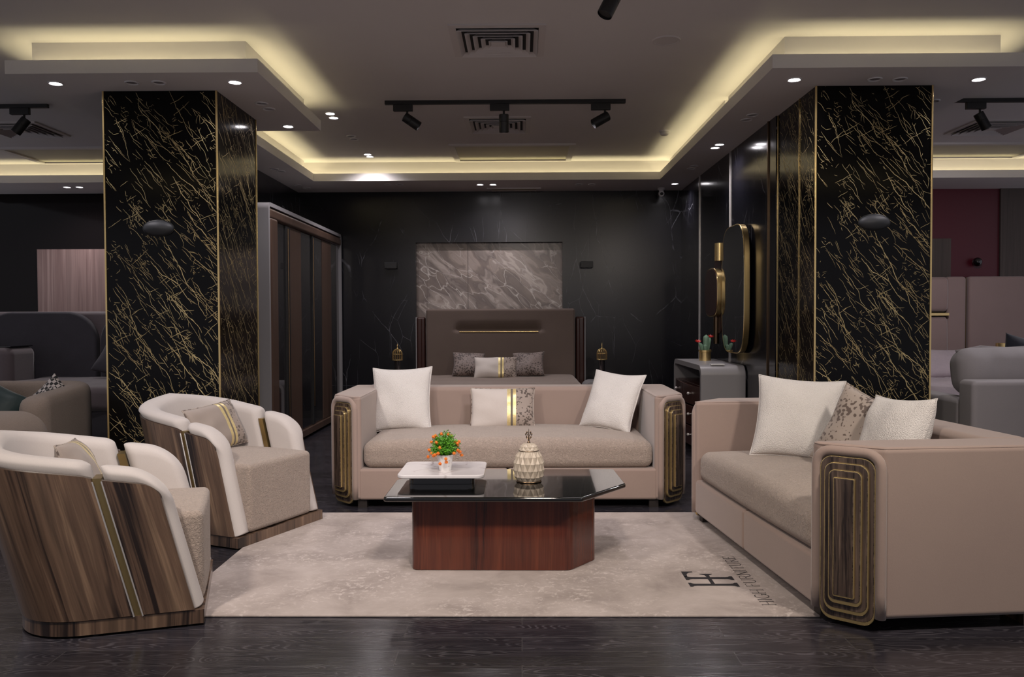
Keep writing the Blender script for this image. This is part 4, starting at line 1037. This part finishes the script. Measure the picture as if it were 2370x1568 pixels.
def cage_lamp(x, y, label):
    t = thing('table_lamp', label, 'lamp', (x, y, .50), group='brass cage lamps by the bed')
    m = MB(); m.lathe([(.05, 0), (.05, .008), (.035, .014), (.034, .02)], 24); m.build('base', GOLD, t)
    m = MB(); m.lathe([(.034, .018), (.034, .25)], 24, cap=False); m.lathe([(.014, .018), (.014, .25)], 12, cap=False); m.build('glass_tube', SMOKED, t)
    m = MB(); m.tube([(.058*cos(2*pi*k/32), .058*sin(2*pi*k/32), .252) for k in range(32)], .005, 6, closed=True)
    m.tube([(.058*cos(2*pi*k/32), .058*sin(2*pi*k/32), .32) for k in range(32)], .003, 6, closed=True)
    for k in range(14):
        a = 2*pi*k/14; pts = [(.058, .252), (.059, .32)]+[(.059*cos(q), .32+.062*sin(q)) for q in [pi/2*j/7 for j in range(1, 8)]]
        m.tube([(r*cos(a), r*sin(a), z) for r, z in pts], .0026, 5)
    m.lathe([(.012, .38), (.006, .392), (.004, .41), (.009, .418), (.004, .426), (.001, .45)], 12); m.build('cage', GOLD, t)
    m = MB(); m.lathe([(.0, .25), (.05, .25), (.05, .256), (.0, .256)], 24, cap=False); m.build('gallery', BRONZE, t)
cage_lamp(-1.443, 9.55, 'brass cage lamp on the left nightstand'); cage_lamp(.94, 9.55, 'brass cage lamp on the right nightstand')
for x, l in ((-1.60, 'left'), (.81, 'right')):
    t = thing('wall_sconce', 'small black box sconce on the wall %s of the marble panel' % l, 'wall light', (x, YB, 1.89), group='box sconces')
    RB(-.075, .075, -.09, -.002, -.038, .038, .004).build('housing', BLACK, t); B(-.06, .06, -.08, -.012, -.0395, -.037).build('diffuser', LENS_OFF, t, smooth=0)
# wardrobe on the left, doors facing right
t = thing('wardrobe', 'tall wardrobe with grey rounded frame and striped mirror and wood doors', 'wardrobe', (-2.475, 8.67, 0)); y0, y1 = 7.20-8.67, 10.13-8.67; xf = .275; H = 2.27
m = MB(); waterfall(m, y1-y0, .53, H, .035, .06)
for v in m.bm.verts: v.co = Vector((v.co.y, v.co.x+(y0+y1)/2, v.co.z))
m.build('shell', GREYLAC, t)
B(-.262, .20, y0+.04, y1-.04, .03, H-.04).build('carcass', DARKHOLE, t, smooth=0)
m = MB(); m.rbox((xf-.05, (y0+y1)/2, H-.095), (.09, y1-y0-.07, .10), .03, 4); m.build('cornice', WARDROBE_WOOD, t)
m = MB(); m.rbox((xf-.05, y0+.16, (H-.14+.05)/2+.02), (.09, .22, H-.20), .03, 4); m.build('door_frame', WARDROBE_WOOD, t)
RB(.18, xf-.01, y0+.04, y1-.04, .03, .10, .006).build('plinth', WARDROBE_WOOD, t)
def seg_(ya, yb, mt, nm, x=.235): return RB(.2, x, ya-8.67+.004, yb-8.67-.004, .105, H-.145, .003, 1).build(nm, mt, t)
seg_(7.48, 7.77, SMOKED, 'mirror_door'); seg_(7.92, 8.34, WARDROBE_WOOD, 'wood_door', .242); seg_(8.35, 8.75, SMOKED, 'mirror_door'); seg_(8.84, 9.23, SMOKED, 'mirror_door')
seg_(9.23, 9.66, WARDROBE_WOOD, 'wood_door', .242); seg_(9.67, 10.08, SMOKED, 'mirror_door')
for a, b in ((7.775, 7.915), (8.755, 8.835)): 
    h_ = seg_(a, b, BLACK, 'handle_strip', .25); m = MB(); m.tube([(.252, (a+b)/2-8.67, .3), (.252, (a+b)/2-8.67, H-.17)], .007, 8); m.build('handle', BRONZE, h_)
# dresser on the right wall
DZ = .815
t = thing('dresser', 'grey waterfall dresser with dark maroon drawers against the right wall', 'dresser', (1.775, 7.86, 0))
m = MB(); waterfall(m, 1.28, .39, DZ, .045, .09)
for v in m.bm.verts: v.co = Vector((v.co.y, v.co.x, v.co.z))
m.build('shell', GREYLAC, t)
RB(-.16, .18, -.585, .585, .05, .62, .006).build('body', MAROON_WOOD, t)
for k in range(3):
    for s in (-1, 1):
        y0_, y1_ = (-.585, -.005) if s < 0 else (.005, .585); z0 = .06+k*.19
        def fn(x, y, z, u, v, q): return (x-(.045*cos(pi/2*(y+(y0_+y1_)/2)/.6) if u < 0 else 0), y, z)
        m = MB(); m.rbox((-.17, (y0_+y1_)/2, z0+.088), (.03, y1_-y0_, .178), .006, 2, (1, 10, 1), fn); d = m.build('drawer', MAROON_WOOD, t)
        yc_ = (y0_+y1_)/2; xk = -.185-.045*cos(pi/2*yc_/.6)
        m = MB(); m.tube([(xk+.01, yc_, z0+.10), (xk-.014, yc_, z0+.10)], .006, 8); m.ball((xk-.02, yc_, z0+.10), .014, 10, 8); m.build('knob', CHROME, d)
tag(RB(1.68, 1.80, 7.27, 7.33, DZ+.0005, DZ+.012, .003, 1).build('card_holder', WHITEP), 'small white card holder on the dresser top', 'card holder')
def oval(m, hw, hh, e, x0, x1, bev=.01, cy=0, cz=0):
    o = []
    for k in range(64):
        a = 2*pi*k/64; o.append((cy+hw*math.copysign(abs(cos(a))**e, cos(a)), cz+hh*math.copysign(abs(sin(a))**e, sin(a))))
    m.M = Matrix(((0, 0, 1, 0), (1, 0, 0, 0), (0, 1, 0, 0), (0, 0, 0, 1))); m.prism(o, x0, x1, bev, 3); m.M = Matrix.Identity(4); return m
t = thing('wall_mirror', 'tall rounded mirror with thin brass rim on the right wall above the dresser', 'mirror', (1.905, 7.42, 1.49))
oval(MB(), .386, .571, .48, .002, .05, .004).build('rim', AGED, t)
def oring(hw, hh, e, x, r, cy=0, cz=0): return MB().tube([(x, cy+hw*math.copysign(abs(cos(a))**e, cos(a)), cz+hh*math.copysign(abs(sin(a))**e, sin(a))) for a in [2*pi*(k+.5)/72 for k in range(72)]], r, 6, closed=True)
oring(.384, .569, .48, .002, .0055).build('brass_edge', GOLD, t); oval(MB(), .378, .563, .47, -.003, .012, .001).build('mirror_glass', MIRROR_DARK, t)
t = thing('wall_ornament', 'abstract wall ornament of dark brown ovals and brass tubes left of the mirror', 'wall decoration', (1.94, 8.05, 1.45))
m = MB(); m.tube([(-.03, -.13, .33), (-.03, -.13, .50)], .05, 20); m.build('brass_tube', GOLD, t)
m = MB(); m.tube([(-.03, .0, -.47), (-.03, .0, -.2)], .028, 16); m.build('brass_tube', BRONZE, t)
oval(MB(), .17, .37, .6, -.02, .038, .006).build('back_oval', MAROON_WOOD, t)
fr_ = oval(MB(), .26, .235, .6, -.075, -.022, .004, .03, .03).build('front_oval_rim', AGED, t); oring(.258, .233, .6, -.074, .004, .03, .03).build('brass_edge', GOLD, fr_); oval(MB(), .25, .225, .6, -.082, -.070, .003, .03, .03).build('front_oval', MAROON_WOOD, fr_)
# cactus in a brass pot
t = thing('potted_cactus', 'small green cactus with red flowers in a brass pot on the dresser', 'potted plant', (1.80, 8.05, DZ))
m = MB(); m.lathe([(0, 0), (.056, 0), (.056, .085), (.064, .088), (.064, .104), (.058, .106), (.055, .098), (0, .095)], 32, cap=False); m.build('pot', GOLD, t)
def cact(m, x, y, z0, h, r, lean):
    n = 24; rows = []
    for i in range(11):
        f = i/10; rr = r*(sqrt(max(0, 1-((f-.75)/.25)**2)) if f > .75 else .8+.2*sin(f/.75*pi/2)); rr = max(rr, .0005)
        rows.append([(x+lean*h*f+rr*(1+.16*cos(8*2*pi*j/n))*cos(2*pi*j/n), y+rr*(1+.16*cos(8*2*pi*j/n))*sin(2*pi*j/n), z0+h*f) for j in range(n)])
    m.grid(rows, cv=True)
m = MB(); cact(m, .008, 0, .09, .165, .026, .02); cact(m, .03, .01, .10, .125, .016, .16); cact(m, -.022, -.01, .09, .085, .018, -.35); cact(m, .0, -.03, .09, .07, .017, -.1); m.build('stems', CACTUS, t, smooth=180)
for x, y, z in ((-.070, -.01, .185), (.058, .01, .232)):
    m = MB()
    for k in range(9):
        a = 2*pi*k/9; d = Vector((cos(a), .5*sin(a), .45*sin(a)+.3)); o = Vector((-sin(a), .3, .4*cos(a))).normalized()*.006; c = Vector((x, y, z))
        m.face([m.v(c), m.v(c+d*.016+o), m.v(c+d*.034), m.v(c+d*.016-o)])
    m.ball((x, y, z+.004), .007, 8, 5); m.build('flower', REDF, t, smooth=0)

# ------------------------------------------------------------------ left zone
tag(B(-6.0, -3.9, YB-.03, YB, 1.0, 2.11).build('wood_wall_panel', PANEL_WOOD, smooth=0), 'pale wood grained wall panel behind the charcoal headboard', 'wall panel')
t = thing('bed', 'bed with charcoal arched headboard pads behind the left pillar', 'bed', (-4.9, 9.3, 0))
m = MB(); m.rbox((.1, .1, .665), (3.2, .12, 1.33), .05, 4); m.build('headboard', PLUM, t)
def arch(m, x0, x1, z0, z1, r, ya, yb):
    o = fillet([(x0, z0), (x1, z0), (x1, z1), (x0, z1)], [.02, .02, r, r], 12); m.M = Matrix(((1, 0, 0, 0), (0, 0, 1, 0), (0, 1, 0, 0), (0, 0, 0, 1))); m.prism(o, ya, yb, .03, 4); m.M = Matrix.Identity(4); return m
arch(MB(), -1.22, .085, .45, 1.325, .34, -.06, .05).build('headboard_pad', CHARC, t); arch(MB(), .125, 1.40, .45, 1.325, .34, -.06, .05).build('headboard_pad', CHARC, t)
def fn(x, y, z, u, v, q):
    return (x+.02*noise.noise(Vector((x*4, y*4, z*3)))*(abs(v) > .9), y+.03*noise.noise(Vector((x*5, 1, z*3)))*(v < -.8), z+.014*noise.noise(Vector((x*3, y*3, 5))))
m = MB(); m.rbox((.38, -.75, .47), (1.8, 1.5, .24), .07, 5, (24, 20, 5), fn); m.build('mattress', PLUM, t, smooth=180)
RB(-.50, 1.26, -1.46, -.02, .02, .36, .03, 3).build('bed_base', CHARC, t)
cushion('cushion', .5, .5, .18, CHARC, (-4.42, 9.05, .82), R(10), R(-25), R(20), 'dark fuzzy cushion on the bed beside the left pillar', seed=20)
t = thing('side_chest', 'rounded dusky upholstered side chest at the left edge of the picture', 'chest', (-5.95, 8.9, 0))
m = MB(); m.rbox((.12, 0, .475), (.80, .5, .95), .09, 5); m.build('body', PLUM, t); RB(-.2, .5, -.2, .2, .945, .956, .004, 1).build('top_tray', BLACKGLASS, t)
def usofa(t, cx, hw, y0, y1, th, h0, h1, z0=.06):
    """rounded shell open towards -y with the rim dropping to the front"""
    pts = []; r = .30
    raw = [(hw, y0+(y1-r-y0)*k/14) for k in range(15)]+[(hw-r+r*cos(pi/2*k/10), y1-r+r*sin(pi/2*k/10)) for k in range(1, 11)]
    raw = raw+[(hw-r-(2*(hw-r))*k/20, y1) for k in range(1, 20)]+[(-x, y) for x, y in reversed(raw)]
    n = len(raw); m = MB(); rows = []
    for i, (x, y) in enumerate(raw):
        a, b = Vector(raw[max(0, i-1)]), Vector(raw[min(n-1, i+1)]); d = (b-a).normalized(); nn = Vector((-d.y, d.x))
        f = min(1, (y-y0)/(y1-y0)); h = h0+(h1-h0)*f**.8; e = min(i, n-1-i)/3; g = min(1, max(.15, sqrt(max(0, 1-(1-min(1, e))**2)))); h -= .10*(1-g)
        mid = th/2; row = []
        for j in range(20):
            q = 2*pi*j/20; cu, su = cos(q), sin(q); o = mid-th/2*g*math.copysign(abs(cu)**.45, cu); z = (z0+h)/2+(h-z0)/2*math.copysign(abs(su)**.22, su); row.append((cx+x+nn.x*o, y+nn.y*o, z))
        rows.append(row)
    V = m.grid(rows, cv=True); m.face(V[0][::-1]); m.face(V[-1]); return m.build('shell', DSOFA, t, smooth=180)
t = thing('curved_sofa', 'curved taupe sofa behind the nearest armchair at the left edge', 'sofa', (-4.15, 5.66, 0))
usofa(t, 0, .86, -.10, .80, .20, .69, .765)
m = MB(); m.rbox((0, .22, .24), (1.50, .95, .34), .07, 5, (6, 6, 2)); m.build('seat', DSOFA, t, smooth=180)
m = MB(); m.rbox((.66, -.60, .35), (.78, .80, .60), .18, 8, (2, 2, 2)); m.build('front_arm', DSOFA, t, smooth=180)
for x, y in ((.75, .6), (-.75, .6), (.8, -.5), (-.75, -.1)): B(x-.04, x+.04, y-.04, y+.04, 0, .09).build('leg', FOOT, t)
cushion('cushion', .44, .44, .16, TEAL, (-4.00, 6.08, .57), R(20), R(-22), R(32), 'dark teal satin cushion on the curved sofa', seed=21)
cushion('cushion', .34, .34, .12, CHECK, (-3.56, 6.18, .60), R(5), R(-12), R(44), 'black and white checked cushion on the curved sofa', seed=22)

# ------------------------------------------------------------------ right zone
tag(B(5.87, 7.2, YB-.03, YB, 0, 2.8).build('wood_wall_panel', TAUPE_WOOD, smooth=0), 'taupe wood wall panel at the right edge behind the rose headboard', 'wall panel')
tag(B(3.2, 5.27, YB-.03, YB, 1.2, 2.19).build('wood_wall_panel', TAUPE_WOOD, smooth=0), 'small taupe wood panel on the red wall beside the right pillar', 'wall panel')
t = thing('bed', 'bed with tall rose upholstered headboard behind the right pillar', 'bed', (4.2, 9.7, 0))
def pad(x0, x1, z0, z1, y=.0, d=.10, r=.035, nm='headboard_pad', fn=None):
    m = MB(); m.rbox(((x0+x1)/2, y+d/2, (z0+z1)/2), (x1-x0, d, z1-z0), r, 4, (12, 1, 8), fn); return m.build(nm, ROSE, t, smooth=180)
def rib(x, y, z, u, v, q): return (x, y-(.006*sin(x*110)+.02*(1-q*q))*(v < 0), z)
pad(-.79, .80, 1.29, 1.70, -.05, .12, .05, 'upper_channel_pad', rib); pad(-.79, .80, .40, 1.235, -.05, .12, .05, 'lower_channel_pad', rib)
RB(-.79, .80, -.06, .03, 1.245, 1.28, .004).build('brass_band', GOLD, t)
pad(.805, 1.03, .3, 1.705); pad(-1.03, -.805, .3, 1.705); pad(1.055, 1.725, .3, 1.705, -.01); pad(-1.725, -1.055, .3, 1.705, -.01)
m = MB(); m.rbox((1.042, .06, .95), (.012, .05, 1.5), .003, 1); m.build('bronze_joint', BRONZE, t)
def fn(x, y, z, u, v, q):
    if q > 0: z += .02*noise.noise(Vector((x*6, y*6, 0)))+.008*noise.noise(Vector((x*20, y*20, 0)))
    return (x, y, z)
m = MB(); m.rbox((0, -1.0, .45), (1.98, 1.9, .22), .06, 5, (50, 40, 2), fn); m.build('mattress', LILAC, t, smooth=180)
m = MB(); m.rbox((0, -1.0, .20), (2.12, 2.1, .30), .06, 5); m.build('bed_base', ROSE, t); RB(-1.0, 1.0, -2.0, -.02, 0, .05, .004).build('plinth', FOOT, t)
cushion('pillow', .72, .46, .20, LILAC, (4.72, 9.28, .70), R(0), R(-52), 0, 'lilac pillow on the rose bed beside the right pillar', seed=30, cat='pillow')
t = thing('nightstand', 'dark nightstand beside the rose headboard behind the grey sofa', 'nightstand', (5.55, 9.35, 0)); RB(-.25, .25, -.2, .2, .02, .62, .02, 3).build('body', MAROON_WOOD, t); RB(-.24, .24, -.19, .19, .62, .63, .003, 1).build('top', BLACKGLASS, t)
for z in (.06, .34): RB(-.235, .235, -.212, -.2, z, z+.25, .004, 1).build('drawer', MAROON_WOOD, t)
t = thing('table_lamp', 'small brass lamp with glass base in front of the rose headboard', 'lamp', (5.41, 9.3, .632))
m = MB(); m.lathe([(.05, .17), (.06, .175), (.06, .30), (.055, .305)], 28); m.build('shade', GOLD, t)
m = MB(); m.lathe([(.07, 0), (.075, .01), (.045, .08), (.022, .15), (.02, .17)], 12); m.build('glass_base', SMOKED, t, smooth=20)
t = thing('sconce', 'round dark ball sconce on the deep red wall', 'wall light', (5.57, YB, 1.90)); m = MB(); m.ball((0, -.07, 0), .055, 20, 12); m.build('ball', BLACKGLASS, t); m = MB(); m.tube([(0, -.001, 0), (0, -.03, 0)], .02, 16); m.build('mount', BLACK, t)
t = thing('sofa', 'grey velvet sofa seen from behind at the right edge', 'sofa', (3.98, 6.05, 0))
m = MB(); m.rbox((0, -.33, .43), (1.80, .20, .74), .035, 4, (6, 1, 4)); m.build('backrest', GREYF, t, smooth=180)
for s in (-1, 1): m = MB(); m.rbox((s*.81, .12, .36), (.18, .72, .60), .035, 4); m.build('arm', GREYF, t)
m = MB(); m.rbox((0, .12, .28), (1.42, .70, .36), .05, 4); m.build('seat', GREYF, t)
for x, y in ((-.8, -.3), (.8, -.3), (-.8, .4), (.8, .4)): B(x-.03, x+.03, y-.03, y+.03, 0, .07).build('leg', FOOT, t)
def bigc(n_, x, w_, label, sd):
    m = MB(); 
    def fn(x, y, z, u, v, q): 
        k = 1+.10*noise.noise(Vector((x*9+sd, y*2, z*2))); return (x, y*(1-.45*abs(q)**2)*k, z*(1-.10*abs(u)**4))
    m.rbox((0, 0, 0), (w_, .26, .36), .10, 6, (24, 2, 6), fn); o = m.build('sofa_cushion', GREYF, smooth=180, loc=(x, 6.02, .835), rot=(R(-12), 0, 0)); tag(o, label, 'cushion', 'back cushions of the grey sofa')
    m = MB(); m.tube([(-w_/2+.03, 0, .155), (-w_/4, -.012, .185), (0, .004, .176), (w_/4, -.006, .186), (w_/2-.03, 0, .16)], .010, 6); m.build('piping', GREYF, o, smooth=180)
bigc(0, 3.56, .80, 'plump grey cushion rising above the back of the grey sofa', 3); bigc(1, 4.38, .80, 'second grey back cushion of the grey sofa outside the picture', 8)
cushion('cushion', .42, .42, .15, NAVY, (3.90, 6.32, .87), R(-12), R(-20), R(16), 'navy cushion just above the grey sofa at the right edge', seed=32)
t = thing('bench', 'low rose bench between the right pillar and the grey sofa', 'bench', (3.35, 7.05, 0)); m = MB(); m.rbox((0, 0, .25), (1.3, .5, .30), .05, 4); m.build('seat', ROSE, t)
for x in (-.55, .55): B(x-.04, x+.04, -.2, .2, 0, .11).build('leg', FOOT, t)
cushion('pillow', .62, .42, .22, LILAC, (3.60, 6.98, .50), R(0), R(-62), 0, 'pale lilac pillow lying on the low bench', seed=33, cat='pillow')
